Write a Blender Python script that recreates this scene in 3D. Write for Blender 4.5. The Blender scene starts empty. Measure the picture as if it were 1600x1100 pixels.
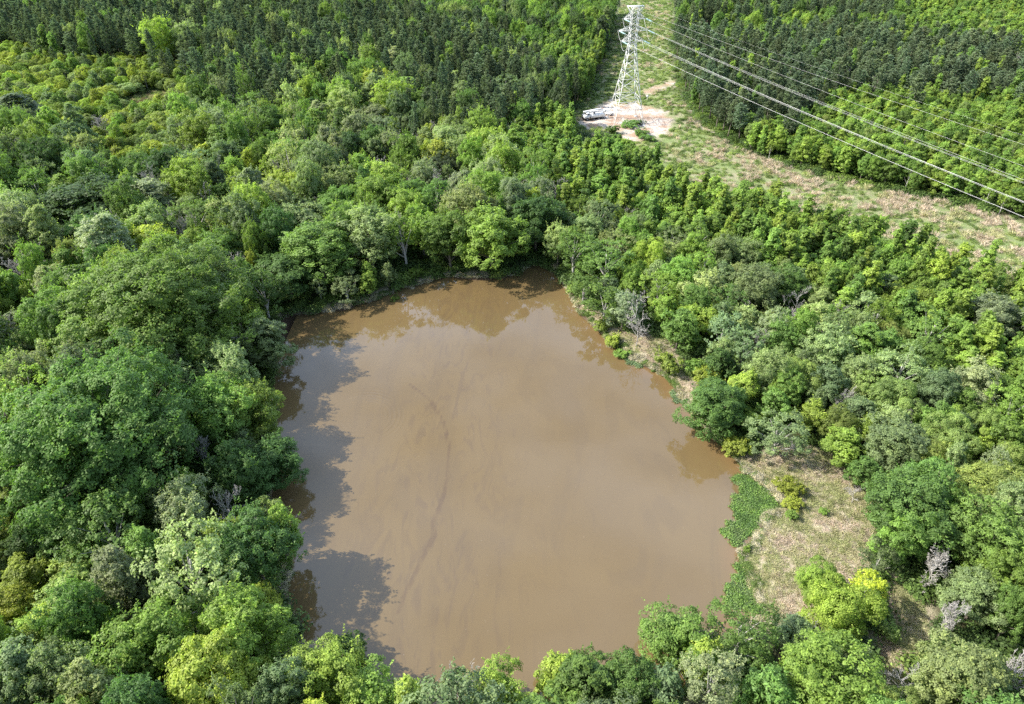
import bpy, math, random
import numpy as np
R_ = math.radians
SC = bpy.context.scene
COL = SC.collection

# ------------------------------------------------------------------ camera, sky, sun, exposure
CAMH = 75.0
PITCH = R_(36.0)
FPX = 1100.0
cam_d = bpy.data.cameras.new("camera")
cam_d.sensor_width = 36.0
cam_d.lens = 36.0 * FPX / 1600.0
cam_d.clip_start = 0.5
cam_d.clip_end = 12000
cam = bpy.data.objects.new("camera", cam_d)
COL.objects.link(cam)
cam.location = (0, 0, CAMH)
cam.rotation_euler = (R_(90) - PITCH, 0, 0)
SC.camera = cam

SUN_DIR = np.array([-1.0, 0.04, 0.90]); SUN_DIR /= np.linalg.norm(SUN_DIR)
SUN_EL = math.asin(SUN_DIR[2])
SUN_AZ = math.atan2(SUN_DIR[0], SUN_DIR[1])          # clockwise from +Y
w = bpy.data.worlds.new("World"); SC.world = w; w.use_nodes = True
nt = w.node_tree; nt.nodes.clear()
wo = nt.nodes.new("ShaderNodeOutputWorld"); bg = nt.nodes.new("ShaderNodeBackground")
sky = nt.nodes.new("ShaderNodeTexSky"); sky.sky_type = 'NISHITA'; sky.sun_disc = False
sky.sun_elevation = SUN_EL; sky.sun_rotation = SUN_AZ
sky.air_density = 1.2; sky.dust_density = 2.2; sky.ozone_density = 1.0
tc = nt.nodes.new("ShaderNodeTexCoord"); mp = nt.nodes.new("ShaderNodeMapping")
mp.inputs['Scale'].default_value = (1.0, 1.0, 2.0)
nz = nt.nodes.new("ShaderNodeTexNoise"); nz.inputs['Scale'].default_value = 2.6
nz.inputs['Detail'].default_value = 6; nz.inputs['Roughness'].default_value = 0.5
cr = nt.nodes.new("ShaderNodeValToRGB")
cr.color_ramp.elements[0].position = 0.34; cr.color_ramp.elements[1].position = 0.62
mx = nt.nodes.new("ShaderNodeMix"); mx.data_type = 'RGBA'
mx.inputs[7].default_value = (15.0, 18.6, 25.5, 1)        # sunlit thin cloud
nt.links.new(tc.outputs['Generated'], mp.inputs[0]); nt.links.new(mp.outputs[0], nz.inputs['Vector'])
nt.links.new(nz.outputs['Fac'], cr.inputs[0]); sxyz = nt.nodes.new("ShaderNodeSeparateXYZ"); nt.links.new(tc.outputs['Generated'], sxyz.inputs[0])
mrg = nt.nodes.new("ShaderNodeMapRange"); nt.links.new(sxyz.outputs[1], mrg.inputs[0])      # unseen cloud massed northward, shaped for the pond's reflection with little fill light
mrg.inputs[1].default_value = -0.1; mrg.inputs[2].default_value = 0.5; mrg.inputs[3].default_value = 0.08; mrg.inputs[4].default_value = 1.0
mu = nt.nodes.new("ShaderNodeMath"); mu.operation = 'MULTIPLY'; nt.links.new(cr.outputs[0], mu.inputs[0]); nt.links.new(mrg.outputs[0], mu.inputs[1])
mrz = nt.nodes.new("ShaderNodeMapRange"); nt.links.new(sxyz.outputs[2], mrz.inputs[0])     # and thinned overhead to weaken the reflection in the nearer water
mrz.inputs[1].default_value = 0.35; mrz.inputs[2].default_value = 0.92; mrz.inputs[3].default_value = 1.0; mrz.inputs[4].default_value = 0.30
mu2 = nt.nodes.new("ShaderNodeMath"); mu2.operation = 'MULTIPLY'; nt.links.new(mu.outputs[0], mu2.inputs[0]); nt.links.new(mrz.outputs[0], mu2.inputs[1])
nt.links.new(mu2.outputs[0], mx.inputs[0])
nt.links.new(sky.outputs[0], mx.inputs[6]); nt.links.new(mx.outputs[2], bg.inputs[0])
bg.inputs[1].default_value = 0.108
nt.links.new(bg.outputs[0], wo.inputs[0])

sun_d = bpy.data.lights.new("sun", 'SUN'); sun_d.energy = 5.0; sun_d.angle = R_(0.55)
sun_d.color = (1.0, 0.95, 0.86)
sun = bpy.data.objects.new("sun", sun_d); COL.objects.link(sun)
from mathutils import Vector
sun.rotation_euler = Vector(SUN_DIR.tolist()).to_track_quat('Z', 'Y').to_euler()
sun.location = (-200, 0, 200)

SC.view_settings.view_transform = 'Standard'
SC.view_settings.look = 'None'
SC.view_settings.exposure = 1.0
SC.view_settings.gamma = 1.0
SC.view_settings.use_curve_mapping = False
SC.render.engine = 'CYCLES'
SC.cycles.max_bounces = 5
SC.cycles.diffuse_bounces = 3
SC.cycles.glossy_bounces = 2
SC.cycles.transmission_bounces = 3
SC.cycles.sample_clamp_indirect = 4.0
SC.cycles.use_denoising = False
SC.cycles.denoiser = 'OPENIMAGEDENOISE'
SC.cycles.denoising_input_passes = 'RGB_ALBEDO_NORMAL'
SC.cycles.denoising_prefilter = 'ACCURATE'

# ------------------------------------------------------------------ survey: photo pixel -> place in the world
CP, SP = math.cos(PITCH), math.sin(PITCH)
def at(px, py, z=0.6):
    a = (px - 800) / FPX; b = (550 - py) / FPX
    vy = CP + b * SP; vz = -SP + b * CP
    t = (z - CAMH) / vz
    return np.array([a * t, vy * t, z])
def proj(x, y, z):
    x = np.asarray(x, float); y = np.asarray(y, float); zz = np.asarray(z, float) - CAMH
    d = y * CP - zz * SP; u = y * SP + zz * CP
    d = np.maximum(d, 0.1)
    return 800 + FPX * x / d, 550 - FPX * u / d, d
def wpoly(pts, z=0.6):
    return np.array([at(px, py, z)[:2] for px, py in pts])
def inside(P, poly):
    x, y = P[:, 0], P[:, 1]; r = np.zeros(len(P), bool)
    n = len(poly)
    for i in range(n):
        x0, y0 = poly[i]; x1, y1 = poly[(i + 1) % n]
        c = ((y0 > y) != (y1 > y))
        with np.errstate(divide='ignore', invalid='ignore'):
            xi = (x1 - x0) * (y - y0) / (y1 - y0 + 1e-12) + x0
        r ^= c & (x < xi)
    return r
def sdist(P, poly):
    """signed distance: negative inside"""
    P = np.asarray(P, float); d = np.full(len(P), 1e9); n = len(poly)
    for i in range(n):
        a = poly[i]; b = poly[(i + 1) % n]; ab = b - a
        t = np.clip(((P - a) @ ab) / (ab @ ab + 1e-12), 0, 1)
        q = a + t[:, None] * ab
        d = np.minimum(d, np.hypot(P[:, 0] - q[:, 0], P[:, 1] - q[:, 1]))
    return np.where(inside(P, poly), -d, d)

def smooth_poly(p, it=2):
    for _ in range(it):
        q = np.roll(p, -1, 0)
        p = np.stack([0.75 * p + 0.25 * q, 0.25 * p + 0.75 * q], 1).reshape(-1, 2)
    return p
POND = smooth_poly(wpoly([(868,424),(884,452),(902,488),(930,508),(950,535),(982,560),(1022,574),(1052,607),(1078,645),
    (1120,690),(1150,722),(1168,742),(1196,764),(1224,792),(1190,822),(1151,857),(1160,885),(1172,905),(1186,935),
    (1165,985),(1110,1040),(1040,1085),(950,1115),(850,1125),(740,1128),(640,1125),(560,1105),(500,1060),(462,980),
    (440,900),(432,820),(428,740),(420,665),(424,600),(430,550),(440,505),(462,492),(512,488),(560,478),(605,463),
    (650,446),(700,431),(750,439),(800,431),(838,414)], 0.0))
_rs = np.random.RandomState(5)
_n = len(POND); _j = _rs.randn(_n); _j = (_j + np.roll(_j, 1)) * 0.35
_c = POND.mean(0); _dir = POND - _c; _dir /= np.linalg.norm(_dir, axis=1)[:, None]
POND = POND + _dir * _j[:, None]
CLEAR = smooth_poly(wpoly([(1120,680),(1180,715),(1240,700),(1290,700),(1370,770),(1365,860),(1340,930),(1290,985),(1230,990),(1186,950),(1150,870),(1150,800)]))
CLEAR2 = smooth_poly(wpoly([(1400,900),(1440,925),(1450,1000),(1425,1060),(1385,1100),(1350,1090),(1370,1010)]))
BANKR = smooth_poly(wpoly([(885,445),(930,480),(975,520),(1040,520),(1060,570),(1100,610),(1120,670),(1170,730),(1110,700),(1060,640),(1010,590),(950,550),(900,500)]))
CORR = wpoly([(985,-55),(965,30),(948,90),(925,150),(880,190),(915,206),(965,225),(1010,262),(1060,298),(1110,316),(1160,330),
    (1220,350),(1290,366),(1360,382),(1430,404),(1500,428),(1600,470),(1800,540),(1800,405),(1600,347),(1520,327),(1450,312),
    (1380,297),(1300,281),(1230,262),(1160,238),(1112,208),(1080,175),(1060,140),(1050,90),(1048,40),(1062,-55)])
PAD = smooth_poly(wpoly([(908,180),(935,168),(985,162),(1025,170),(1058,188),(1050,203),(1015,222),(975,222),(960,202),(915,196)]))
TRACK = wpoly([(1008,150),(1035,141),(1062,131),(1062,124),(1030,134),(1004,142)])
TRACK2 = wpoly([(905,188),(898,204),(912,212),(930,192),(945,172),(962,158),(958,152),(940,163)])
TRACK3 = wpoly([(1062,160),(1078,178),(1100,205),(1130,226),(1140,222),(1112,200),(1088,172),(1068,150)])
MEAD = smooth_poly(wpoly([(190,168),(215,145),(265,142),(275,160),(258,178),(225,190),(205,190)], 0.6))
MEAD2 = smooth_poly(wpoly([(90,140),(112,130),(130,150),(118,160)], 0.6))
WEEDS = [np.array(p) for p in (
    [(1152,736),(1172,748),(1196,764),(1222,790),(1216,806),(1196,826),(1172,842),(1150,856),(1132,846),(1127,828),(1134,818),(1152,814),(1144,796),(1146,780),(1156,768),(1146,748)],
    [(1143,884),(1152,879),(1164,888),(1172,902),(1160,903),(1146,896)],
    [(1128,934),(1140,914),(1156,905),(1172,905),(1184,925),(1180,950),(1150,965),(1130,955)],
    [(975,557),(990,555),(1012,563),(1015,570),(1000,574),(984,569)],
    [(1048,612),(1062,611),(1080,628),(1076,634),(1062,630)])]

# ------------------------------------------------------------------ mesh and material helpers
def mesh_np(name, V, F, attrs=None, mats=(), fmat=None, smooth=False):
    """V (n,3); F list of arrays of quads/tris (m,k)"""
    me = bpy.data.meshes.new(name)
    F = [np.asarray(f, np.int32) for f in F if len(f)]
    V = np.asarray(V, np.float32)
    me.vertices.add(len(V)); me.vertices.foreach_set("co", V.ravel())
    loops = np.concatenate([f.ravel() for f in F]); tot = np.concatenate([np.full(len(f), f.shape[1], np.int32) for f in F])
    st = np.concatenate([[0], np.cumsum(tot)[:-1]]).astype(np.int32)
    me.loops.add(len(loops)); me.loops.foreach_set("vertex_index", loops)
    me.polygons.add(len(tot)); me.polygons.foreach_set("loop_start", st); me.polygons.foreach_set("loop_total", tot)
    if fmat is not None: me.polygons.foreach_set("material_index", np.asarray(fmat, np.int32))
    if smooth: me.polygons.foreach_set("use_smooth", np.ones(len(tot), bool))
    for k, (dom, arr) in (attrs or {}).items():
        arr = np.asarray(arr, np.float32)
        if arr.ndim == 1:
            a = me.attributes.new(k, 'FLOAT', dom); a.data.foreach_set("value", arr)
        else:
            a = me.attributes.new(k, 'FLOAT_VECTOR', dom); a.data.foreach_set("vector", arr.ravel())
    for m in mats: me.materials.append(m)
    me.update(calc_edges=True)
    return me
def obj(name, me, parent=None, loc=None):
    o = bpy.data.objects.new(name, me); COL.objects.link(o)
    if parent: o.parent = parent
    if loc is not None: o.location = loc
    return o
def tag(o, label=None, cat=None, group=None, kind=None):
    if label: o['label'] = label
    if cat: o['category'] = cat
    if group: o['group'] = group
    if kind: o['kind'] = kind
    return o

class MB:
    """collects tubes, boxes and quads, then builds ONE mesh"""
    def __init__(s): s.V = []; s.Q = []; s.T = []; s.n = 0; s.mq = []
    def add(s, V, Q=None, T=None):
        V = np.asarray(V, float)
        if Q is not None and len(Q): s.Q.append(np.asarray(Q) + s.n)
        if T is not None and len(T): s.T.append(np.asarray(T) + s.n)
        s.V.append(V); s.n += len(V)
    def tube(s, pts, rad, k=5, cap=True):
        pts = np.asarray(pts, float); n = len(pts); rad = np.broadcast_to(rad, (n,))
        tg = np.gradient(pts, axis=0); tg /= np.linalg.norm(tg, axis=1)[:, None] + 1e-9
        up = np.array([0, 0, 1.0]) if abs(tg[0, 2]) < 0.9 else np.array([1.0, 0, 0])
        a = np.cross(tg, up); a /= np.linalg.norm(a, axis=1)[:, None] + 1e-9
        b = np.cross(tg, a)
        th = np.arange(k) * 2 * math.pi / k
        V = pts[:, None] + rad[:, None, None] * (np.cos(th)[None, :, None] * a[:, None] + np.sin(th)[None, :, None] * b[:, None])
        V = V.reshape(-1, 3); Q = []
        for i in range(n - 1):
            for j in range(k):
                j2 = (j + 1) % k
                Q.append((i * k + j, i * k + j2, (i + 1) * k + j2, (i + 1) * k + j))
        T = []
        if cap:
            V = np.vstack([V, pts[0], pts[-1]])
            for j in range(k):
                T.append((n * k, (j + 1) % k, j)); T.append((n * k + 1, (n - 1) * k + j, (n - 1) * k + (j + 1) % k))
        s.add(V, Q, T)
    def bar(s, a, b, wd):
        s.tube([a, b], wd / 2 * 0.88, 4)
    def box(s, c, d, rz=0.0, bev=0.0):
        c = np.asarray(c, float); hx, hy, hz = np.asarray(d, float) / 2
        if bev <= 0:
            V = np.array([(x, y, z) for z in (-hz, hz) for x, y in ((-hx, -hy), (hx, -hy), (hx, hy), (-hx, hy))])
            Q = [(3, 2, 1, 0), (4, 5, 6, 7), (0, 1, 5, 4), (1, 2, 6, 5), (2, 3, 7, 6), (3, 0, 4, 7)]
        else:
            rings = []
            for z, i in ((-hz, bev), (-hz + bev, 0), (hz - bev, 0), (hz, bev)):
                X, Y = hx - i, hy - i; e = bev * 0.7
                rings.append([(X - e, -Y, z), (X, -Y + e, z), (X, Y - e, z), (X - e, Y, z), (-X + e, Y, z), (-X, Y - e, z), (-X, -Y + e, z), (-X + e, -Y, z)])
            V = np.array(rings).reshape(-1, 3); Q = []
            for r in range(3):
                for j in range(8): Q.append((r * 8 + j, r * 8 + (j + 1) % 8, r * 8 + 8 + (j + 1) % 8, r * 8 + 8 + j))
            for r in (0, 24):
                Q += [(r, r + 1, r + 2, r + 3), (r, r + 3, r + 4, r + 7), (r + 4, r + 5, r + 6, r + 7)]
        cz, sz = math.cos(rz), math.sin(rz)
        V = np.stack([V[:, 0] * cz - V[:, 1] * sz, V[:, 0] * sz + V[:, 1] * cz, V[:, 2]], 1) + c
        s.add(V, Q)
    def disc(s, c, axis, r, h, k=14):
        axis = np.asarray(axis, float); axis /= np.linalg.norm(axis)
        s.tube([np.asarray(c) - axis * h / 2, np.asarray(c) + axis * h / 2], r, k)
    def mesh(s, name, mats=(), smooth=False, attrs=None):
        F = []
        if s.Q: F.append(np.vstack(s.Q))
        if s.T: F.append(np.vstack(s.T))
        return mesh_np(name, np.vstack(s.V), F, attrs, mats, smooth=smooth)

def new_mat(name):
    m = bpy.data.materials.new(name); m.use_nodes = True; m.node_tree.nodes.clear(); return m
def N(m, t, **kw):
    n = m.node_tree.nodes.new(t)
    for k, v in kw.items(): setattr(n, k, v)
    return n
def L(m, a, b): m.node_tree.links.new(a, b)
def math_node(m, op, a, b=None, clamp=False):
    n = N(m, 'ShaderNodeMath', operation=op, use_clamp=clamp)
    for i, x in enumerate((a, b)):
        if x is None: continue
        if isinstance(x, (int, float)): n.inputs[i].default_value = x
        else: L(m, x, n.inputs[i])
    return n.outputs[0]
def mixc(m, fac, a, b, blend='MIX'):
    n = N(m, 'ShaderNodeMix', data_type='RGBA', blend_type=blend)
    for i, x in ((0, fac), (6, a), (7, b)):
        if isinstance(x, (int, float)): n.inputs[i].default_value = x
        elif isinstance(x, tuple): n.inputs[i].default_value = (*x, 1)
        else: L(m, x, n.inputs[i])
    return n.outputs[2]
def noise(m, vec, scale, detail=4, rough=0.5, dist=0.0):
    n = N(m, 'ShaderNodeTexNoise'); n.inputs['Scale'].default_value = scale
    n.inputs['Detail'].default_value = detail; n.inputs['Roughness'].default_value = rough
    n.inputs['Distortion'].default_value = dist
    if vec is not None: L(m, vec, n.inputs['Vector'])
    return n.outputs['Fac']
def ramp(m, x, a, b, ca=(0, 0, 0), cb=(1, 1, 1)):
    n = N(m, 'ShaderNodeValToRGB'); e = n.color_ramp.elements
    e[0].position = a; e[1].position = b; e[0].color = (*ca, 1); e[1].color = (*cb, 1)
    L(m, x, n.inputs[0]); return n.outputs[0]
def geo_pos(m): return N(m, 'ShaderNodeNewGeometry').outputs['Position']

def leaf_material(name, transl=0.42, spec=0.25, rough=0.55, hue=1.0):
    m = new_mat(name); out = N(m, 'ShaderNodeOutputMaterial')
    ti = N(m, 'ShaderNodeAttribute', attribute_type='INSTANCER', attribute_name='tint')
    va = N(m, 'ShaderNodeAttribute', attribute_type='GEOMETRY', attribute_name='var').outputs['Fac']
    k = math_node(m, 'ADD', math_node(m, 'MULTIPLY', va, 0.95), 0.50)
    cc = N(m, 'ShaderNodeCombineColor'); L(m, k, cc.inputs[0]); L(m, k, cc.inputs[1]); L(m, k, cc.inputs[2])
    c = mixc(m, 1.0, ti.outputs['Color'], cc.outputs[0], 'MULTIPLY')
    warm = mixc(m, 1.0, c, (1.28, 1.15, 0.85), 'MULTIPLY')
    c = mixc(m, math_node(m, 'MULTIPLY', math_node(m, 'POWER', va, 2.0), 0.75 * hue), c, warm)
    p = N(m, 'ShaderNodeBsdfPrincipled'); L(m, c, p.inputs['Base Color'])
    p.inputs['Roughness'].default_value = rough; p.inputs['Specular IOR Level'].default_value = spec
    t = N(m, 'ShaderNodeBsdfTranslucent')
    tcx = mixc(m, 1.0, c, (1.15, 1.32, 0.62), 'MULTIPLY'); L(m, tcx, t.inputs[0])
    s = N(m, 'ShaderNodeMixShader'); s.inputs[0].default_value = transl
    L(m, p.outputs[0], s.inputs[1]); L(m, t.outputs[0], s.inputs[2]); L(m, s.outputs[0], out.inputs[0])
    return m
def plain(name, col, rough=0.7, spec=0.3, metal=0.0, var=0.25, scale=3.0, bump=0.0):
    m = new_mat(name); out = N(m, 'ShaderNodeOutputMaterial'); p = N(m, 'ShaderNodeBsdfPrincipled')
    tcn = N(m, 'ShaderNodeTexCoord').outputs['Object']
    n = noise(m, tcn, scale, 5, 0.6)
    c = mixc(m, n, tuple(x * (1 - var) for x in col), tuple(min(1, x * (1 + var)) for x in col))
    L(m, c, p.inputs['Base Color']); p.inputs['Roughness'].default_value = rough
    p.inputs['Specular IOR Level'].default_value = spec; p.inputs['Metallic'].default_value = metal
    if bump:
        b = N(m, 'ShaderNodeBump'); b.inputs['Strength'].default_value = bump; L(m, n, b.inputs['Height']); L(m, b.outputs[0], p.inputs['Normal'])
    L(m, p.outputs[0], out.inputs[0]); return m

M_LEAF = leaf_material('leaf_broad')
M_NEEDLE = leaf_material('needles', transl=0.25, spec=0.2, rough=0.6, hue=0.4)
M_WILLOW = leaf_material('leaf_fine', transl=0.45, spec=0.2)
M_GRASS = leaf_material('grass_blade', transl=0.25, spec=0.15, rough=0.7, hue=0.4)
M_BARK = plain('bark', (0.17, 0.145, 0.12), 0.9, 0.1, var=0.5, scale=1.5)
M_PALEBARK = plain('pale_bark', (0.40, 0.38, 0.355), 0.85, 0.15, var=0.35, scale=1.2)
M_STEEL = plain('galvanised_steel', (0.74, 0.74, 0.72), 0.5, 0.4, var=0.12, scale=0.6)
M_WIRE = plain('aluminium_wire', (0.70, 0.69, 0.68), 0.4, 0.5, var=0.05)
M_GLASSINS = plain('insulator_glass', (0.45, 0.62, 0.60), 0.2, 0.6, var=0.1)
M_WHITE = plain('white_paint', (0.78, 0.78, 0.77), 0.35, 0.5, var=0.05, scale=1.0)
M_DARK = plain('black_rubber', (0.03, 0.03, 0.03), 0.8, 0.2, var=0.2)
M_GLASS = plain('dark_window_glass', (0.03, 0.04, 0.05), 0.08, 0.6, var=0.1)
M_GREYP = plain('grey_steel', (0.35, 0.35, 0.36), 0.5, 0.4, var=0.15)

# ------------------------------------------------------------------ ground
TOWER = at(976.5, 191, 0.6)
def vnoise(x, y, s, seed=0):
    r = np.random.RandomState(seed).rand(256, 256)
    X = x / s; Y = y / s; i = np.floor(X).astype(int); j = np.floor(Y).astype(int)
    fx = X - i; fy = Y - j; fx = fx * fx * (3 - 2 * fx); fy = fy * fy * (3 - 2 * fy)
    g = lambda a, b: r[a % 256, b % 256]
    return (g(i, j) * (1 - fx) + g(i + 1, j) * fx) * (1 - fy) + (g(i, j + 1) * (1 - fx) + g(i + 1, j + 1) * fx) * fy
def ground_z(P):
    d = sdist(P, POND) + (vnoise(P[:, 0], P[:, 1], 1.7, 3) - 0.5) * 0.9
    up = 0.62 * (1 - np.exp(-np.maximum(d, 0) / 0.45)) + 0.25 * np.clip(d / 12, 0, 1)
    nz = (vnoise(P[:, 0], P[:, 1], 6, 1) - 0.5) * 0.35 + (vnoise(P[:, 0], P[:, 1], 1.6, 2) - 0.5) * 0.34
    return np.where(d > 0, up - 0.02 + nz * np.clip(d / 1.5, 0, 1), np.maximum(-1.8, d * 0.7) - 0.02)
def axis(a, b, step, far, grow):
    x = list(np.arange(a, b, step)); s = step; v = b
    while v < far: x.append(v); s *= grow; v += s
    s = step; v = a - step; l = []
    while v > -far: l.append(v); s *= grow; v -= s
    return np.array(l[::-1] + x)
gx = axis(-55, 105, 0.75, 5000, 1.09); gy = axis(28, 165, 0.75, 6000, 1.045)
GX, GY = np.meshgrid(gx, gy); P = np.stack([GX.ravel(), GY.ravel()], 1)
near = (np.abs(P[:, 0]) < 400) & (P[:, 1] > -50) & (P[:, 1] < 520)
Z = np.full(len(P), 0.85); Z[near] = ground_z(P[near])
def feather(poly, wdt, jit=2.0, js=5.0, seed=7):
    o = np.zeros(len(P)); q = P[near]
    d = sdist(q, poly) + (vnoise(q[:, 0], q[:, 1], js, seed) - 0.5) * jit * 2
    o[near] = np.clip(0.5 - d / wdt, 0, 1); return o
a_dry = np.maximum(feather(CLEAR, 2.0), np.maximum(feather(CLEAR2, 2.0), feather(BANKR, 1.5, 1.0)))
dpond = np.full(len(P), 99.); dpond[near] = sdist(P[near], POND)
a_dry = np.maximum(a_dry, np.clip(1 - np.abs(dpond - 1.2) / 1.6, 0, 1) * 0.8)
a_corr = feather(CORR, 4.0, 3.0)
a_pad = np.maximum(feather(PAD, 2.5, 2.5, 4.0), np.maximum(feather(TRACK, 1.2, 0.5), feather(TRACK2, 1.2, 0.8)))
a_pad = np.maximum(a_pad, feather(TRACK3, 2.0, 1.5) * 0.7)
a_mead = np.maximum(feather(MEAD, 4, 4), feather(MEAD2, 4, 4))
nx, ny = len(gx), len(gy)
ii = np.arange((ny - 1) * (nx - 1)); r0 = ii // (nx - 1); c0 = ii % (nx - 1); b0 = r0 * nx + c0
Q = np.stack([b0, b0 + 1, b0 + nx + 1, b0 + nx], 1)
m = new_mat('ground'); out = N(m, 'ShaderNodeOutputMaterial'); p = N(m, 'ShaderNodeBsdfPrincipled'); pos = geo_pos(m)
at_ = lambda k: N(m, 'ShaderNodeAttribute', attribute_type='GEOMETRY', attribute_name=k).outputs['Fac']
n1 = noise(m, pos, 0.9, 6, 0.65); n2 = noise(m, pos, 0.16, 5, 0.6); n3 = noise(m, pos, 3.5, 5, 0.7)
floor = mixc(m, ramp(m, n1, 0.38, 0.62), (0.045, 0.04, 0.022), (0.05, 0.075, 0.025))
dry = mixc(m, ramp(m, n1, 0.36, 0.60), (0.42, 0.335, 0.25), (0.42, 0.385, 0.26))
dry = mixc(m, ramp(m, n3, 0.50, 0.72), dry, (0.34, 0.32, 0.20))
dry = mixc(m, ramp(m, n2, 0.60, 0.74), dry, (0.46, 0.33, 0.25))
corr = mixc(m, ramp(m, n2, 0.42, 0.58), (0.19, 0.24, 0.09), (0.31, 0.28, 0.18))
corr = mixc(m, ramp(m, n1, 0.45, 0.65), corr, (0.20, 0.26, 0.10))
pad = mixc(m, ramp(m, n2, 0.44, 0.56), (0.40, 0.28, 0.20), (0.52, 0.47, 0.41))
pad = mixc(m, ramp(m, n1, 0.52, 0.7), pad, (0.33, 0.21, 0.15))
mead = mixc(m, ramp(m, n1, 0.4, 0.6), (0.22, 0.17, 0.12), (0.20, 0.22, 0.08))
c = mixc(m, at_('corr'), floor, corr); c = mixc(m, at_('mead'), c, mead); c = mixc(m, at_('dry'), c, dry); c = mixc(m, at_('pad'), c, pad)
c = mixc(m, at_('wet'), c, (0.11, 0.075, 0.05))
L(m, c, p.inputs['Base Color']); p.inputs['Roughness'].default_value = 0.95; p.inputs['Specular IOR Level'].default_value = 0.1
b = N(m, 'ShaderNodeBump'); b.inputs['Strength'].default_value = 0.9; b.inputs['Distance'].default_value = 0.5; L(m, n3, b.inputs['Height']); L(m, b.outputs[0], p.inputs['Normal'])
L(m, p.outputs[0], out.inputs[0])
wet = np.clip(1.25 - dpond / 0.9, 0, 1)
me = mesh_np('ground', np.stack([P[:, 0], P[:, 1], Z], 1), [Q], {'dry': ('POINT', a_dry), 'corr': ('POINT', a_corr), 'pad': ('POINT', a_pad), 'mead': ('POINT', a_mead), 'wet': ('POINT', wet)}, [m], smooth=True)
tag(obj('ground', me), kind='structure')

# ------------------------------------------------------------------ pond water
m = new_mat('muddy_water'); out = N(m, 'ShaderNodeOutputMaterial'); p = N(m, 'ShaderNodeBsdfPrincipled'); pos = geo_pos(m)
mpn = N(m, 'ShaderNodeMapping'); mpn.inputs['Rotation'].default_value = (0, 0, R_(-12)); mpn.inputs['Scale'].default_value = (1.0, 0.28, 1.0)
L(m, pos, mpn.inputs[0]); sv = mpn.outputs[0]
s1 = noise(m, sv, 0.13, 5, 0.55, 1.6); s2 = noise(m, sv, 0.35, 6, 0.6, 2.2); s3 = noise(m, pos, 0.05, 3, 0.5, 0.6)
c = mixc(m, ramp(m, s3, 0.35, 0.65), (0.118, 0.082, 0.037), (0.130, 0.091, 0.041))
sx = N(m, 'ShaderNodeSeparateXYZ'); L(m, pos, sx.inputs[0])
mask = ramp(m, math_node(m, 'ABSOLUTE', math_node(m, 'ADD', sx.outputs[0], 10.0)), 0.0, 1.0)
mr = N(m, 'ShaderNodeMapRange'); L(m, math_node(m, 'ABSOLUTE', math_node(m, 'ADD', sx.outputs[0], 11.0)), mr.inputs[0])
mr.inputs[1].default_value = 3; mr.inputs[2].default_value = 17; mr.inputs[3].default_value = 1; mr.inputs[4].default_value = 0.12
streak = math_node(m, 'MULTIPLY', ramp(m, s2, 0.50, 0.62), mr.outputs[0])
c = mixc(m, math_node(m, 'MULTIPLY', streak, 0.42), c, (0.090, 0.062, 0.036))
c = mixc(m, math_node(m, 'MULTIPLY', ramp(m, s1, 0.52, 0.60), 0.25), c, (0.096, 0.068, 0.036))
dk = N(m, 'ShaderNodeAttribute', attribute_type='GEOMETRY', attribute_name='trail').outputs['Fac']
tr = math_node(m, 'MULTIPLY', ramp(m, math_node(m, 'ADD', dk, math_node(m, 'MULTIPLY', math_node(m, 'SUBTRACT', s2, 0.5), 0.8)), 0.40, 0.75), 0.42)
c = mixc(m, tr, c, (0.075, 0.047, 0.027))
sh = N(m, 'ShaderNodeAttribute', attribute_type='GEOMETRY', attribute_name='shallow').outputs['Fac']
c = mixc(m, math_node(m, 'MULTIPLY', sh, 0.6), c, (0.165, 0.098, 0.042))
L(m, c, p.inputs['Base Color']); p.inputs['Roughness'].default_value = 0.035; p.inputs['IOR'].default_value = 1.45
w1 = noise(m, pos, 1.3, 3, 0.5); w2 = noise(m, pos, 7.0, 2, 0.5)
rc = at(566, 652, 0)
vd = N(m, 'ShaderNodeVectorMath', operation='DISTANCE'); L(m, pos, vd.inputs[0]); vd.inputs[1].default_value = tuple(rc)
rd = vd.outputs['Value']
ring = math_node(m, 'SINE', math_node(m, 'MULTIPLY', rd, 8.5))
env = N(m, 'ShaderNodeMapRange'); L(m, math_node(m, 'ABSOLUTE', math_node(m, 'SUBTRACT', rd, 5.0)), env.inputs[0]); env.inputs[1].default_value = 0.5; env.inputs[2].default_value = 2.6; env.inputs[3].default_value = 0.05; env.inputs[4].default_value = 0
hh = math_node(m, 'ADD', math_node(m, 'ADD', math_node(m, 'MULTIPLY', w1, 0.05), math_node(m, 'MULTIPLY', w2, 0.006)), math_node(m, 'MULTIPLY', ring, env.outputs[0]))
b = N(m, 'ShaderNodeBump'); b.inputs['Strength'].default_value = 0.5; b.inputs['Distance'].default_value = 0.10; L(m, hh, b.inputs['Height']); L(m, b.outputs[0], p.inputs['Normal'])
L(m, p.outputs[0], out.inputs[0])
wx = np.arange(-42, 62, 0.6); wy = np.arange(32, 145, 0.6); WX, WY = np.meshgrid(wx, wy); WP = np.stack([WX.ravel(), WY.ravel()], 1)
line = wpoly([(640,600),(672,625),(694,660),(702,700),(700,745),(690,785),(676,815),(678,838),(668,856),(655,885),(645,905),(632,930),(622,958)], 0)
td = np.full(len(WP), 99.0)
for i in range(len(line) - 1):
    a_, b_ = line[i], line[i + 1]; ab = b_ - a_; t = np.clip(((WP - a_) @ ab) / (ab @ ab), 0, 1); q_ = a_ + t[:, None] * ab
    td = np.minimum(td, np.hypot(*(WP - q_).T))
wd_ = sdist(WP, POND)
keep = wd_ < 1.6
idx = np.full(len(WP), -1); idx[keep] = np.arange(keep.sum())
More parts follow.
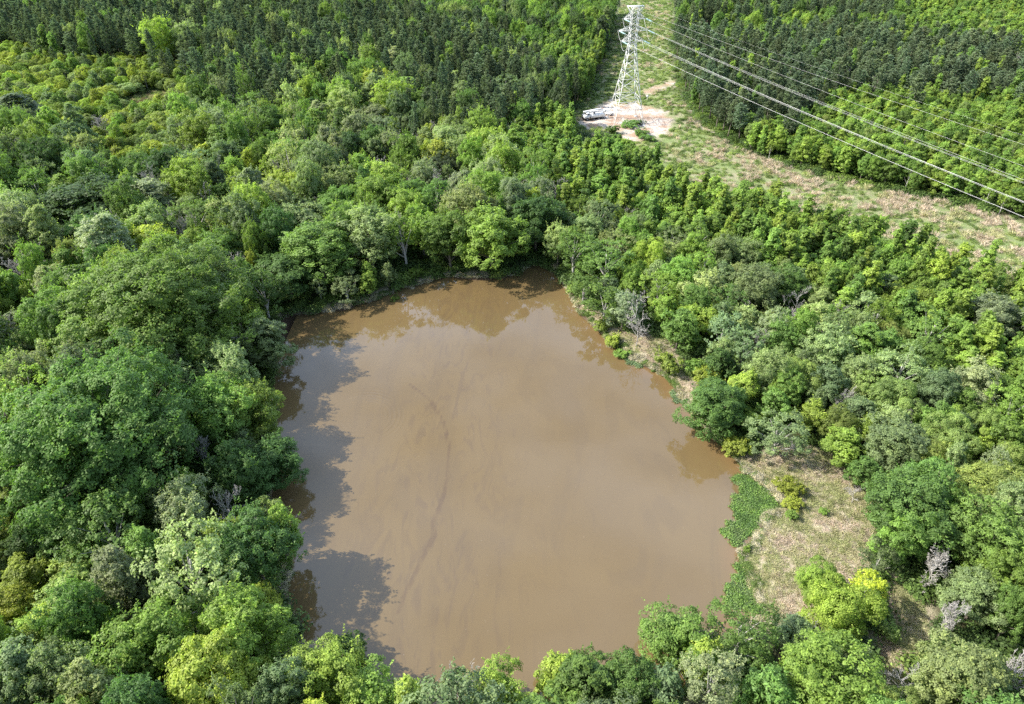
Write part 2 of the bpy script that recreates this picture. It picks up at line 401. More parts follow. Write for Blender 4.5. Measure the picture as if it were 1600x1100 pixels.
nx, ny = len(wx), len(wy); ii = np.arange((ny - 1) * (nx - 1)); b0 = (ii // (nx - 1)) * nx + ii % (nx - 1)
Q = np.stack([b0, b0 + 1, b0 + nx + 1, b0 + nx], 1); Q = Q[keep[Q].all(1)]; Q = idx[Q]
shal = np.clip(1 + wd_ / 3.0, 0, 1) * np.clip((WP[:, 0] - 5) / 15, 0, 1)
me = mesh_np('pond_water', np.c_[WP[keep], np.zeros(keep.sum())], [Q], {'trail': ('POINT', np.clip(1 - td / 0.7, 0, 1)[keep]), 'shallow': ('POINT', shal[keep])}, [m], smooth=True)
tag(obj('pond_water', me), kind='structure')

# ------------------------------------------------------------------ leaves, crowns, trunks
def rvec(rs, n):
    v = rs.randn(n, 3); return v / np.linalg.norm(v, axis=1)[:, None]
def leaf_quads(rs, C, NRM, size, asp=0.62, jit=0.35):
    """C centres, NRM face normals -> verts, quads"""
    n = len(C); r = rvec(rs, n); u = np.cross(NRM, r); u /= np.linalg.norm(u, axis=1)[:, None] + 1e-9
    v = np.cross(NRM, u); s = (size * (1 + jit * (rs.rand(n) * 2 - 1)))[:, None] / 2
    b = NRM * s * 0.35
    V = np.stack([C - u * s - b, C + v * s * asp, C + u * s - b, C - v * s * asp], 1).reshape(-1, 3)
    return V, np.arange(4 * n).reshape(-1, 4)
def crown_mesh(name, seed, R, zlo, zhi, nl, lr, cl, clr, nleaf, leaf, mat, dome=1.0, top=1.0, cone=0.0, low=-0.35, flat=0.35, droop=0.0, inner=0.12, shoots=3):
    """lobes -> clumps -> leaves.  R radius, z range, nl lobes of radius lr, cl clumps of radius clr on each, nleaf leaves each"""
    rs = np.random.RandomState(seed)
    hz = (zhi - zlo) / 2; cz = (zhi + zlo) / 2
    g = (1 + 5 ** 0.5) / 2
    i = np.arange(nl) + 0.5
    zz = 1 - i / nl * (1 - low); zz = zz * top
    ph = 2 * math.pi * i / g + rs.rand() * 6
    rr = np.sqrt(np.maximum(0, 1 - zz ** 2)) ** (0.8)
    f = 1 + 0.26 * rs.randn(nl)
    f = np.clip(f, 0.45, 1.34)
    k = 1 - cone * np.clip((zz + 0.3) / 1.3, 0, 1) ** 0.9
    Lc = np.stack([np.cos(ph) * rr * (R - lr) * f * k, np.sin(ph) * rr * (R - lr) * f * k, cz + zz * (hz - lr * 0.75) * (0.85 + 0.15 * f)], 1)
    Lc += rs.randn(nl, 3) * lr * 0.30
    Lr = lr * (0.55 + 0.8 * rs.rand(nl)) * (1 - 0.35 * cone * np.clip(zz, 0, 1))
    Lv = rs.rand(nl)
    Cs, Ns, Vr = [], [], []
    for a in range(nl):
        lout = np.array([Lc[a, 0], Lc[a, 1], (Lc[a, 2] - cz) * R / hz]); lout /= np.linalg.norm(lout) + 1e-6
        d = rvec(rs, cl * 3); sc = d @ lout + 0.5 * d[:, 2] + 0.35 * rs.randn(cl * 3)
        d = d[np.argsort(-sc)[:cl]]
        cc = Lc[a] + d * Lr[a] * np.array([1, 1, 0.8]) * (0.85 + 0.3 * rs.rand(cl, 1))
        cc[:, 2] -= droop * np.maximum(0, -d[:, 2] + 0.2) * Lr[a]
        cv = rs.rand(cl)
        for b_ in range(cl):
            q = rvec(rs, nleaf); q += (d[b_] * 0.55 + np.array([0, 0, 0.35]))
            q /= np.linalg.norm(q, axis=1)[:, None]
            rad = clr * (0.55 + 0.6 * rs.rand(nleaf, 1))
            pos_ = cc[b_] + q * rad * np.array([1, 1, 0.75])
            nn = q * 0.7 + d[b_] * 0.45 + np.array([0, 0, flat]) + rvec(rs, nleaf) * 0.48
            Cs.append(pos_); Ns.append(nn); Vr.append(np.clip(0.30 * Lv[a] + 0.38 * cv[b_] + 0.30 * rs.rand(nleaf), 0, 1))
    for a in range(nl):        # shoots that stand out of the crown
        if Lc[a, 2] < cz - 0.3 * hz: continue
        for _ in range(shoots):
            d0 = rvec(rs, 1)[0] * 0.5 + np.array([0, 0, 0.9]) + np.array([Lc[a, 0], Lc[a, 1], 0]) / R * 0.7; d0 /= np.linalg.norm(d0)
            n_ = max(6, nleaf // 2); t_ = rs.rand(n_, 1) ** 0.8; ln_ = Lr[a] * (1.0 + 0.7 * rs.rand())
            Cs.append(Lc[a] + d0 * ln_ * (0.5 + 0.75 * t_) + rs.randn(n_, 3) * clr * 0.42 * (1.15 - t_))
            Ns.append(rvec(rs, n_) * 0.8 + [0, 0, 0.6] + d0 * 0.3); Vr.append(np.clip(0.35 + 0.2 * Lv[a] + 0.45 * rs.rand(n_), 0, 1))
    C = np.vstack(Cs); NN = np.vstack(Ns); NN /= np.linalg.norm(NN, axis=1)[:, None]; va = np.concatenate(Vr)
    sz = np.full(len(C), leaf)
    # inner foliage that closes the crown
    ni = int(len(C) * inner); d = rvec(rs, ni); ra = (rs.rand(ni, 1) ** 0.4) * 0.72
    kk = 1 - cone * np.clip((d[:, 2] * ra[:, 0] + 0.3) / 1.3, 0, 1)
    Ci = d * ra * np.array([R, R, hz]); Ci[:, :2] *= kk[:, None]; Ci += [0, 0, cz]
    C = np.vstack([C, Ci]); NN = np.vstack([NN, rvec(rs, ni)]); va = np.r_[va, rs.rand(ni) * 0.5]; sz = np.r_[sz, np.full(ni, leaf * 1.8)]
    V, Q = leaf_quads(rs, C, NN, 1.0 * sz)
    return mesh_np(name, V, [Q], {'var': ('FACE', va)}, [mat]), Lc
def trunk_mesh(name, seed, H, r, ends, mat, lean=0.04, frac=0.55):
    rs = np.random.RandomState(seed); mb = MB()
    n = 7; t = np.linspace(0, 1, n); off = np.cumsum(rs.randn(n, 2) * lean * H / n, 0); off[0] = 0
    pts = np.c_[off, t * H * 0.86 - 0.5]
    mb.tube(pts, r * (1 - 0.8 * t) + 0.015, 7)
    for e in ends:
        tt = np.clip(e[2] / (H * 0.86) * frac + 0.04 * rs.randn(), 0.15, 0.85)
        base = np.array([np.interp(tt, t, pts[:, k]) for k in range(3)])
        mid = base * 0.5 + e * 0.5 + np.array([0, 0, 0.06 * H]) * (rs.rand() - 0.2)
        s = np.linspace(0, 1, 5)[:, None]; c_ = (1 - s) ** 2 * base + 2 * s * (1 - s) * mid + s ** 2 * e
        mb.tube(c_, r * 0.42 * (1 - tt * 0.6) * (1 - 0.85 * s[:, 0]) + 0.012, 4, False)
    return mb.mesh(name, [mat], True)
def pine_crown(name, seed, H, R, nwh=13, per=6, tufts=7, nn=9, z0f=0.38):
    rs = np.random.RandomState(seed); C, D, Ln, va = [], [], [], []
    mb = []
    for k in range(nwh):
        f = k / (nwh - 1); z = H * (z0f + (1 - z0f) * f * 0.97)
        rr = R * (1 - f ** 1.8) ** 0.85 * (0.75 + 0.5 * rs.rand()) * min(1, 0.55 + f * 2.0) + 0.12
        cnt = per if f < 0.85 else 3; ph = rs.rand() * 6
        for j in range(cnt):
            a = ph + j * 2 * math.pi / cnt + rs.randn() * 0.3; ln = rr * (0.7 + 0.5 * rs.rand()); lift = 0.25 + 0.5 * f + 0.15 * rs.randn()
            dv = np.array([math.cos(a), math.sin(a), lift]); bv = rs.rand()
            for q in range(tufts):
                s = 0.35 + 0.65 * (q + rs.rand()) / tufts
                c_ = np.array([0, 0, z]) + dv * ln * s + rs.randn(3) * 0.10 * R
                for _ in range(nn):
                    d = rvec(rs, 1)[0] * 0.8 + np.array([0, 0, 0.75]) + dv * 0.3; d /= np.linalg.norm(d)
                    C.append(c_ + d * 0.14); D.append(d); Ln.append(0.42 + 0.2 * rs.rand()); va.append(0.35 * bv + 0.55 * rs.rand())
    C = np.array(C); D = np.array(D); Ln = np.array(Ln)[:, None]; n = len(C)
    s = np.cross(D, rvec(rs, n)); s /= np.linalg.norm(s, axis=1)[:, None]; wd = 0.10
    V = np.stack([C - D * Ln / 2 - s * wd * .5, C + s * wd, C + D * Ln / 2, C - s * wd], 1).reshape(-1, 3)
    return mesh_np(name, V, [np.arange(4 * n).reshape(-1, 4)], {'var': ('FACE', np.array(va))}, [M_NEEDLE])
def dead_mesh(name, seed, H, spread, r0, mat, levels=4, n1=11, rmin=0.024):
    rs = np.random.RandomState(seed); mb = MB()
    def grow(p0, d, ln, r, lev):
        n = 4; pts = [p0]; dd = d.copy()
        for _ in range(n):
            dd = dd + rs.randn(3) * 0.14 + np.array([0, 0, 0.05]); dd /= np.linalg.norm(dd); pts.append(pts[-1] + dd * ln / n)
        pts = np.array(pts); mb.tube(pts, np.linspace(r, r * 0.35, n + 1), 4 if lev < 3 else 3, False)
        if lev >= levels: return
        for _ in range(n1 if lev == 0 else rs.randint(3, 6)):
            t = rs.uniform(0.25 if lev == 0 else 0.2, 1.0); q = np.array([np.interp(t * n, np.arange(n + 1), pts[:, k]) for k in range(3)])
            s = rvec(rs, 1)[0]; s[2] = abs(s[2]) * 0.4; s -= dd * (s @ dd); s /= np.linalg.norm(s) + 1e-6
            nd = dd * (0.55 + 0.3 * rs.rand()) + s * spread; nd /= np.linalg.norm(nd)
            grow(q, nd, ln * rs.uniform(0.32, 0.62) * (1.15 - 0.45 * t), max(rmin, r * 0.42), lev + 1)
    grow(np.array([0, 0, -0.3]), np.array([0, 0, 1.0]), H, r0, 0)
    return mb.mesh(name, [mat], True)

PROTO = {}      # kind -> list of (R, H, crown mesh, trunk mesh)
def proto(kind, R, H, crown, trunk): PROTO.setdefault(kind, []).append((R, H, crown, trunk))
def make_broad(kind, seed, R, H, zlo, nl, lr, cl, clr, nleaf, leaf, mat=M_LEAF, bark=M_BARK, tr=None, **kw):
    cm, Lc = crown_mesh(kind + '_crown', seed, R, zlo, H, nl, lr, cl, clr, nleaf, leaf, mat, **kw)
    tm = trunk_mesh(kind + '_trunk', seed + 50, H * 0.93, tr or R * 0.055, Lc[::2] if len(Lc) < 60 else Lc[::3], bark)
    proto(kind, R, H, cm, tm)
# giant domes
for s in (1, 2): make_broad('giant', s, 9.5, 18.5, 1.5, 130, 1.65, 9, 0.80, 50, 0.31, low=-0.6, shoots=3)
# medium spreading trees
for s in (11, 12, 13, 14, 15):
    make_broad('medium', s, 4.6, 12.0, 2.0, 30 + 4 * (s % 3), [1.5, 1.7, 1.3][s % 3], 12, 0.60, 34, 0.275, low=-0.7, cone=[0.15, 0.35, 0.0, 0.25, 0.45][s - 11])
# thin crowns through which pale limbs show
for s in (16, 17):
    make_broad('medium', s, 4.2, 13.0, 2.5, 22, 1.3, 9, 0.50, 26, 0.27, bark=M_PALEBARK, low=-0.6, cone=0.2, inner=0.02, shoots=5, tr=0.30)
make_broad('medium', 18, 3.6, 14.5, 1.5, 34, 1.05, 13, 0.48, 28, 0.28, low=-0.85, cone=0.6, shoots=4)
# small
for s in (21, 22, 23, 24):
    make_broad('small', s, 2.5, 8.0, 1.0, 18, 0.95, 12, 0.42, 24, 0.25, low=-0.75, cone=[0.1, 0.4, 0.25, 0.0][s - 21])
make_broad('small', 25, 2.4, 8.5, 1.5, 12, 0.85, 7, 0.42, 22, 0.24, bark=M_PALEBARK, low=-0.6, cone=0.2, inner=0.02, shoots=5, tr=0.16)
# slender young trees
for s in (31, 32, 33, 34):
    make_broad('young', s, 1.6, 9.5, 1.2, 22, 0.62, 9, 0.36, 16, 0.30, low=-0.85, cone=[0.7, 0.85, 0.6, 0.75][s - 31], tr=0.10)
# willows, fine soft foliage in rounded heads
for s in (41, 42, 43):
    make_broad('willow', s, 3.4, 7.2, 0.6, 15, 1.35, 40, 0.42, 34, 0.17, mat=M_WILLOW, low=-0.6, droop=0.6, flat=0.2, shoots=0)
for s in (51, 52, 53):
    make_broad('shrub', s, 1.3, 2.4, 0.1, 10, 0.55, 9, 0.26, 18, 0.20, low=-0.3, tr=0.04)
for s in (61, 62, 63, 64, 65):
    H_ = 15.0; tm_ = MB(); t_ = np.linspace(0, 1, 6); rs_ = np.random.RandomState(s)
    pts_ = np.c_[np.cumsum(rs_.randn(6, 2) * 0.10, 0), t_ * H_ - 0.4]; tm_.tube(pts_, 0.17 * (1 - 0.85 * t_) + 0.01, 6)
    proto('pine', 1.9, H_, pine_crown('pine_crown', s, H_, 1.9), tm_.mesh('pine_trunk', [M_BARK], True))
for s in (71, 72, 73): 
    me_ = dead_mesh('dead_wood', s, 7.0, 0.75, 0.11, M_PALEBARK)
    proto('dead', 2.3, 8.0, me_, None)
for s in (74, 75):
    proto('deadbush', 2.0, 4.2, dead_mesh('dead_wood', s, 3.2, 1.15, 0.08, M_PALEBARK, n1=22, rmin=0.020), None)

# ------------------------------------------------------------------ tones
TONE = {
 'dark green': (0.085, 0.158, 0.046), 'mid green': (0.142, 0.240, 0.060), 'bright green': (0.188, 0.298, 0.064),
 'yellow-green': (0.285, 0.355, 0.066), 'golden-yellow': (0.36, 0.42, 0.05), 'pale green': (0.265, 0.340, 0.140),
 'grey-green': (0.165, 0.232, 0.108), 'silvery green': (0.240, 0.298, 0.168), 'olive': (0.225, 0.298, 0.092),
 'lime green': (0.238, 0.340, 0.070), 'blackish green': (0.084, 0.122, 0.064), 'pine': (0.178, 0.236, 0.142), 'grey': (1, 1, 1)}
RNG = random.Random(7)
def tint(tone):
    c = TONE[tone]; k = RNG.uniform(0.74, 1.28); h = RNG.uniform(-0.07, 0.07)
    return (c[0] * k * (1 + h), c[1] * k, c[2] * k * (1 - h))

# ------------------------------------------------------------------ trees read from the photo: crown centre px, crown width px, kind, tone, height (m or None)
G, Mi, S_, Y, W, SH, D, DB = 'giant', 'medium', 'small', 'young', 'willow', 'shrub', 'dead', 'deadbush'
dg, mg, bg_, yg, gy_, pg, gg, sg, ol, lg, bk = 'dark green', 'mid green', 'bright green', 'yellow-green', 'golden-yellow', 'pale green', 'grey-green', 'silvery green', 'olive', 'lime green', 'blackish green'
MAN = [
 (165,672,262,G,mg,20),(248,480,240,G,mg,20),(365,535,105,Mi,lg,11),(408,530,84,Mi,gg,10),(335,640,120,Mi,bg_,12),(396,640,84,Mi,lg,10),(425,712,84,Mi,dg,8),
 (372,735,90,Mi,dg,10),(175,832,140,Mi,mg,12),(285,800,84,Mi,sg,11),(284,898,165,Mi,pg,15),(400,862,104,Mi,dg,11),(432,828,66,S_,lg,10),(422,790,60,S_,ol,7),
 (110,935,100,Mi,ol,8),(45,900,70,S_,yg,6),(20,950,60,S_,yg,6),(85,965,60,S_,yg,6),(40,850,60,S_,dg,6),(60,1000,60,S_,yg,7),(372,985,140,Mi,lg,12),(232,1020,140,Mi,bg_,12),
 (110,1062,110,Mi,pg,12),(330,1062,130,Mi,yg,12),(25,1065,110,Mi,gg,12),(532,1000,62,S_,dg,6),(505,1050,120,Mi,lg,9),(440,1075,100,Mi,gg,9),(572,1085,90,S_,lg,7),
 (630,1088,60,Y,lg,7),(692,1066,58,D,'grey',11),(776,1074,100,Mi,lg,8),(868,1048,66,S_,yg,8),(918,1060,100,Mi,mg,9),(1060,985,128,Mi,mg,9),(1090,1010,50,S_,yg,8),
 (990,1065,90,Mi,mg,8),(1162,985,110,Mi,mg,9),(1110,1070,110,Mi,sg,9),(1030,1085,80,S_,gg,7),(1285,1058,140,Mi,bg_,9),(1190,1080,90,S_,mg,8),(1308,945,108,W,lg,8),(1275,915,66,W,lg,6),
 (1362,925,62,S_,gy_,7),(1240,990,64,S_,gg,5),(1500,1048,110,Mi,pg,9),(1580,1035,76,DB,'grey',9),(1464,882,74,DB,'grey',8),(1482,962,54,DB,'grey',8),(1530,935,84,Mi,pg,7),
 (1425,800,120,Mi,mg,10),(1418,838,80,Mi,bg_,8),(1375,870,60,S_,gg,6),(1440,760,90,Mi,mg,10),(1556,770,100,W,ol,8),(1480,690,86,W,ol,8),(1450,720,50,W,ol,7),(1390,625,84,W,ol,8),(1575,720,60,W,ol,8),
 (1322,692,66,S_,bg_,7),(1352,740,50,S_,mg,6),(1395,695,92,Mi,gg,8),(1218,680,84,Mi,gg,7),(1265,650,44,S_,yg,6),(1118,630,100,Mi,mg,8),(1165,605,50,S_,yg,7),(1103,592,40,SH,yg,4),
 (1155,695,38,SH,yg,3),(1045,566,40,SH,yg,3.6),(1062,512,64,S_,mg,8),(1130,520,62,S_,gg,9),(1128,570,44,S_,dg,7),(975,480,46,S_,sg,8),(998,508,38,D,'grey',8),(1000,480,34,D,'grey',8),
 (945,470,62,S_,mg,8),(912,445,50,S_,mg,7),(896,392,66,Mi,mg,10),(948,412,72,Mi,mg,10),(1014,405,60,W,lg,9),(1100,450,62,S_,pg,9),(1180,450,90,Mi,gg,10),(1245,592,70,W,ol,8),(1290,600,60,S_,gg,8),
 (1232,760,34,SH,yg,2.2),(1240,785,26,SH,yg,1.8),(1238,805,16,SH,mg,1.4),(1288,800,12,SH,bg_,1.0),(1168,855,12,SH,bg_,0.9),(960,528,26,SH,yg,2.2),(975,545,22,SH,bg_,1.8),(940,505,24,SH,lg,2),
 (1085,575,28,SH,bg_,2),(1230,700,28,D,'grey',3.5),(1335,775,24,D,'grey',2.5),(1500,845,40,D,'grey',4),(1240,985,36,D,'grey',5),(1500,1070,44,D,'grey',6),(1420,1085,50,D,'grey',5),
 (1560,500,88,Mi,sg,10),(1545,455,72,Mi,ol,7),(1245,480,30,D,'grey',8),(1190,545,28,D,'grey',7),(1360,480,60,S_,pg,9),(1300,550,70,Mi,pg,9),(1545,850,110,Mi,mg,10),(1580,640,70,Mi,bg_,9),
 (1520,600,80,Mi,sg,9),(1460,610,60,Mi,gg,9),(1440,560,60,Mi,mg,9),(1350,540,70,Mi,mg,9),(1210,630,40,S_,mg,7),
 (576,372,104,Mi,pg,14),(632,365,62,S_,bg_,14),(500,392,110,Mi,mg,12),(702,368,84,Mi,mg,13),(768,368,100,Mi,bg_,13),(838,345,80,Mi,dg,12),(450,425,100,Mi,dg,9),(540,445,60,S_,gg,6),
 (615,455,16,SH,lg,2.2),(648,425,24,SH,bg_,2.5),(680,248,50,S_,yg,12),(690,268,60,Mi,bk,10),(582,190,66,Mi,sg,12),(596,137,52,Mi,yg,13),(640,148,46,Y,bg_,13),(705,187,30,Y,bg_,9),
 (700,130,44,Mi,pg,11),(790,145,60,Mi,gg,13),(232,312,84,Mi,sg,12),(150,325,140,Mi,dg,13),(345,395,84,Mi,mg,12),(242,385,64,S_,yg,12),(352,345,42,S_,pg,12),(90,450,80,Mi,pg,12),
 (60,505,70,S_,gg,9),(28,180,86,Mi,bk,14),(258,62,46,Mi,lg,18),(300,64,42,Mi,pg,17),(318,58,22,Y,bg_,12),(208,262,42,Mi,dg,9),(322,252,36,Y,yg,11),(215,250,32,S_,yg,8),(445,295,60,Mi,yg,10),
 (300,335,50,Mi,gg,10),(370,330,36,S_,pg,10),(580,270,40,D,'grey',9),(635,225,34,D,'grey',10),(400,290,40,D,'grey',8),(155,195,36,DB,'grey',7),(730,290,26,D,'grey',8),(385,545,30,D,'grey',9),
 (380,1010,34,D,'grey',9),(30,420,60,D,'grey',11),(40,520,44,D,'grey',9),(930,300,40,Y,bg_,9),(1010,330,36,S_,mg,9),(1560,900,80,Mi,bg_,9),(1585,960,60,Mi,mg,9),
 (120,590,60,Mi,mg,10),(20,600,90,Mi,ol,10),(15,720,80,Mi,gg,11),(90,760,90,Mi,gg,10),(470,350,80,Mi,pg,11),(530,320,70,Mi,mg,11),(640,310,60,Mi,mg,10),(1385,985,30,SH,ol,2),(998,191,16,SH,mg,1.2),
 (1001,207,24,SH,mg,2.2),(1012,216,20,SH,mg,1.8),(958,203,22,SH,mg,2.4),(985,194,26,SH,mg,1.6)]

TREES = []   # x, y, R, H, kind, tone, rank size, manual?
def px_scale(x, y, z): return FPX / proj(x, y, z)[2]
CF = {'giant': 0.58, 'medium': 0.60, 'small': 0.6, 'young': 0.58, 'willow': 0.55, 'shrub': 0.5, 'dead': 0.55, 'deadbush': 0.5, 'pine': 0.68}
def defH(kind, R):
    return {'giant': R * 1.6, 'medium': 4 + R * 1.5, 'small': 3 + R * 1.8, 'young': 5 + R * 2, 'willow': 2 + R * 1.5, 'shrub': R * 1.8, 'dead': 5, 'deadbush': 4, 'pine': 15}[kind]
for cx, cy, wpx, kind, tone, H in MAN:
    H = H or 9; P3 = at(cx, cy, 0.8 + H * CF[kind]); R = wpx / 2 / (FPX / proj(*P3)[2])
    if kind in ('dead', 'deadbush'): R *= 0.9
    TREES.append([P3[0], P3[1], float(R), H, kind, tone, True])

# ------------------------------------------------------------------ wood zones (photo pixels of crown centres) and filling
ZONES = [  # polygon, mix [(weight, kind, (Rlo,Rhi), (Hlo,Hhi), tones)], spacing factor
 ('pl', [(-200,-200),(510,-200),(560,15),(640,45),(740,60),(800,95),(850,125),(840,165),(780,205),(700,172),(640,125),(560,120),(520,165),(470,178),(400,192),(350,160),(318,112),(230,78),(130,92),(60,82),(0,60),(-200,60)],
   [(0.90,'pine',(1.8,2.8),(12,18),['pine']),(0.055,'young',(1.6,2.6),(13,17),[bg_,lg,mg]),(0.045,'medium',(2.6,4),(13,17),[pg,mg,bg_])], 0.78),
 ('pr', [(1052,50),(1130,75),(1200,66),(1300,48),(1400,62),(1700,95),(1700,180),(1600,160),(1540,150),(1400,146),(1300,140),(1268,168),(1235,188),(1190,186),(1150,202),(1112,196),(1075,150),(1052,110)],
   [(0.905,'pine',(1.8,2.8),(10,15),['pine']),(0.08,'young',(1.4,2.2),(10,14),[bg_,mg,lg]),(0.015,'dead',(1.2,1.6),(9,11),['grey'])], 0.78),
 ('pt', [(1060,-200),(1420,-200),(1400,20),(1380,40),(1250,25),(1150,35),(1060,20)], [(0.8,'pine',(1.5,2.2),(12,15),['pine']),(0.2,'medium',(2.5,3.5),(11,13),[mg,bg_])], 0.78),
 ('bt', [(1150,35),(1250,25),(1400,20),(1420,-200),(1900,-200),(1900,95),(1400,62),(1300,48),(1200,66),(1130,75)], [(0.75,'young',(1.5,2.4),(8,11),[bg_,lg,mg,bg_]),(0.25,'small',(2,3),(7,10),[bg_,mg,pg])], 0.68),
 ('br', [(1268,168),(1300,140),(1400,146),(1540,150),(1600,160),(1900,180),(1900,440),(1600,350),(1380,300),(1112,215),(1150,202),(1190,186),(1235,188)], [(0.7,'small',(1.8,2.8),(5.5,9),[bg_,lg,mg,bg_,ol]),(0.3,'young',(1.4,2),(7,9),[lg,bg_])], 0.65),
 ('dt', [(480,-200),(1000,-200),(975,20),(958,60),(950,50),(840,70),(780,62),(740,60),(640,45),(560,15)], [(0.65,'medium',(2.8,4.6),(12,16),[dg,mg,bk,dg]),(0.2,'medium',(2.2,3.4),(13,16),[lg,bg_,pg]),(0.15,'pine',(1.5,2),(14,16),['pine'])], 0.68),
 ('yt', [(780,62),(840,70),(950,50),(950,100),(930,150),(900,130),(850,110),(800,95)], [(0.85,'young',(1.3,2.0),(9,13),[bg_,lg,mg]),(0.15,'medium',(2.2,3),(9,11),[mg,gg])], 0.68),
 ('dk', [(640,125),(700,172),(780,205),(840,165),(850,110),(900,130),(930,150),(905,180),(860,175),(800,200),(740,215),(640,200),(600,160)], [(0.6,'medium',(2.8,4.2),(12,15),[dg,gg,bk,mg]),(0.3,'pine',(1.6,2.1),(14,16),['pine']),(0.1,'young',(1.5,2),(10,12),[bg_])], 0.68),
 ('ms', [(-200,60),(0,60),(60,82),(130,92),(230,78),(318,112),(340,165),(300,190),(300,255),(230,285),(150,240),(100,215),(60,200),(-200,190)], [(0.6,'willow',(2.2,4.0),(4.5,7),[lg,yg,lg,pg,ol]),(0.22,'small',(1.6,2.6),(5,9),[mg,yg,gg,bg_]),(0.2,'shrub',(1.2,2),(2,3.5),[yg,ol])], 0.68),
 ('yr', [(800,200),(860,175),(925,195),(960,205),(1010,255),(1100,295),(1200,325),(1300,345),(1400,375),(1500,410),(1600,430),(1900,520),(1900,560),(1600,560),(1500,560),(1400,510),(1300,460),(1200,400),(1100,370),(1010,350),(960,330),(900,330),(850,290),(780,250)],
   [(0.62,'young',(1.4,2.3),(8,12),[bg_,lg,mg,bg_,lg]),(0.38,'small',(1.9,3.0),(6,9),[mg,bg_,lg,gg])], 0.65),
 ('rb', [(870,330),(1010,350),(1100,370),(1200,400),(1300,460),(1400,510),(1500,560),(1900,560),(1900,1300),(1000,1300),(1000,1040),(1240,970),(1100,600),(900,470)], [(0.5,'medium',(2.5,4.2),(7,10.5),[mg,gg,mg,pg,bg_,sg]),(0.32,'small',(1.8,2.9),(6,8.5),[mg,gg,bg_,pg,lg]),(0.13,'willow',(2,3.4),(5,7.5),[ol,lg]),(0.05,'dead',(1.2,1.8),(5,7),['grey'])], 0.65),
 ('bl', [(-300,790),(120,790),(160,900),(110,1010),(-300,1000)], [(0.7,'small',(1.6,2.6),(4,7),[yg,lg,mg,ol]),(0.3,'medium',(2.5,3.5),(7,9),[ol,lg])], 0.64),
 ('lw', [(-400,180),(60,200),(150,240),(230,285),(300,255),(300,190),(350,160),(400,192),(470,178),(520,165),(560,120),(640,125),(600,160),(640,200),(740,215),(800,200),(780,250),(850,290),(900,330),(870,430),(440,520),(440,1060),(1000,1040),(1000,1400),(-400,1400)],
   [(0.72,'medium',(3.2,5.4),(11,16),[mg,dg,bg_,gg,lg,mg,sg,pg,dg]),(0.18,'small',(2.0,2.9),(9,12),[mg,lg,gg,yg]),(0.03,'giant',(6,7.5),(13,15),[mg,dg]),(0.02,'young',(1.5,2.2),(9,12),[bg_,lg]),(0.05,'dead',(1.4,2),(8,12),['grey'])], 0.70),
]
ZPOLY = [np.array(z[1], float) for z in ZONES]
rs = np.random.RandomState(11)
cell = 2.3
xs, ys = np.meshgrid(np.arange(-330, 330, cell), np.arange(14, 415, cell))
cand = np.stack([xs.ravel(), ys.ravel()], 1) + (rs.rand(xs.size, 2) - 0.5) * cell
cx_, cy_, dd_ = proj(cand[:, 0], cand[:, 1], 6.0)
keep = (cx_ > -160) & (cx_ < 1700) & (cy_ < 1290) & (cand[:, 1] < 405)
cand, cx_, cy_ = cand[keep], cx_[keep], cy_[keep]
bx, by, _ = proj(cand[:, 0], cand[:, 1], 0.6)
ok = (sdist(cand, POND) > 0.8) & (sdist(cand, CLEAR) > 0.5) & (sdist(cand, CLEAR2) > 0.5) & (sdist(cand, CORR) > 0.3) & (sdist(cand, PAD) > 1)
BK_ = sdist(cand, BANKR) > -0.5
ok &= BK_
mdd = np.minimum(sdist(cand, MEAD), sdist(cand, MEAD2)); ok &= mdd > 0.5
cand, cx_, cy_ = cand[ok], cx_[ok], cy_[ok]
dp = sdist(cand, POND)
dopen = np.minimum(np.minimum(sdist(cand, CORR), sdist(cand, PAD)), np.minimum(sdist(cand, CLEAR), sdist(cand, CLEAR2)))
zone = np.full(len(cand), -1); q_ = np.stack([cx_ + rs.randn(len(cx_)) * 14, cy_ + rs.randn(len(cx_)) * 9], 1)
for k in range(len(ZPOLY) - 1, -1, -1): zone[inside(q_, ZPOLY[k])] = k
order = rs.permutation(len(cand))
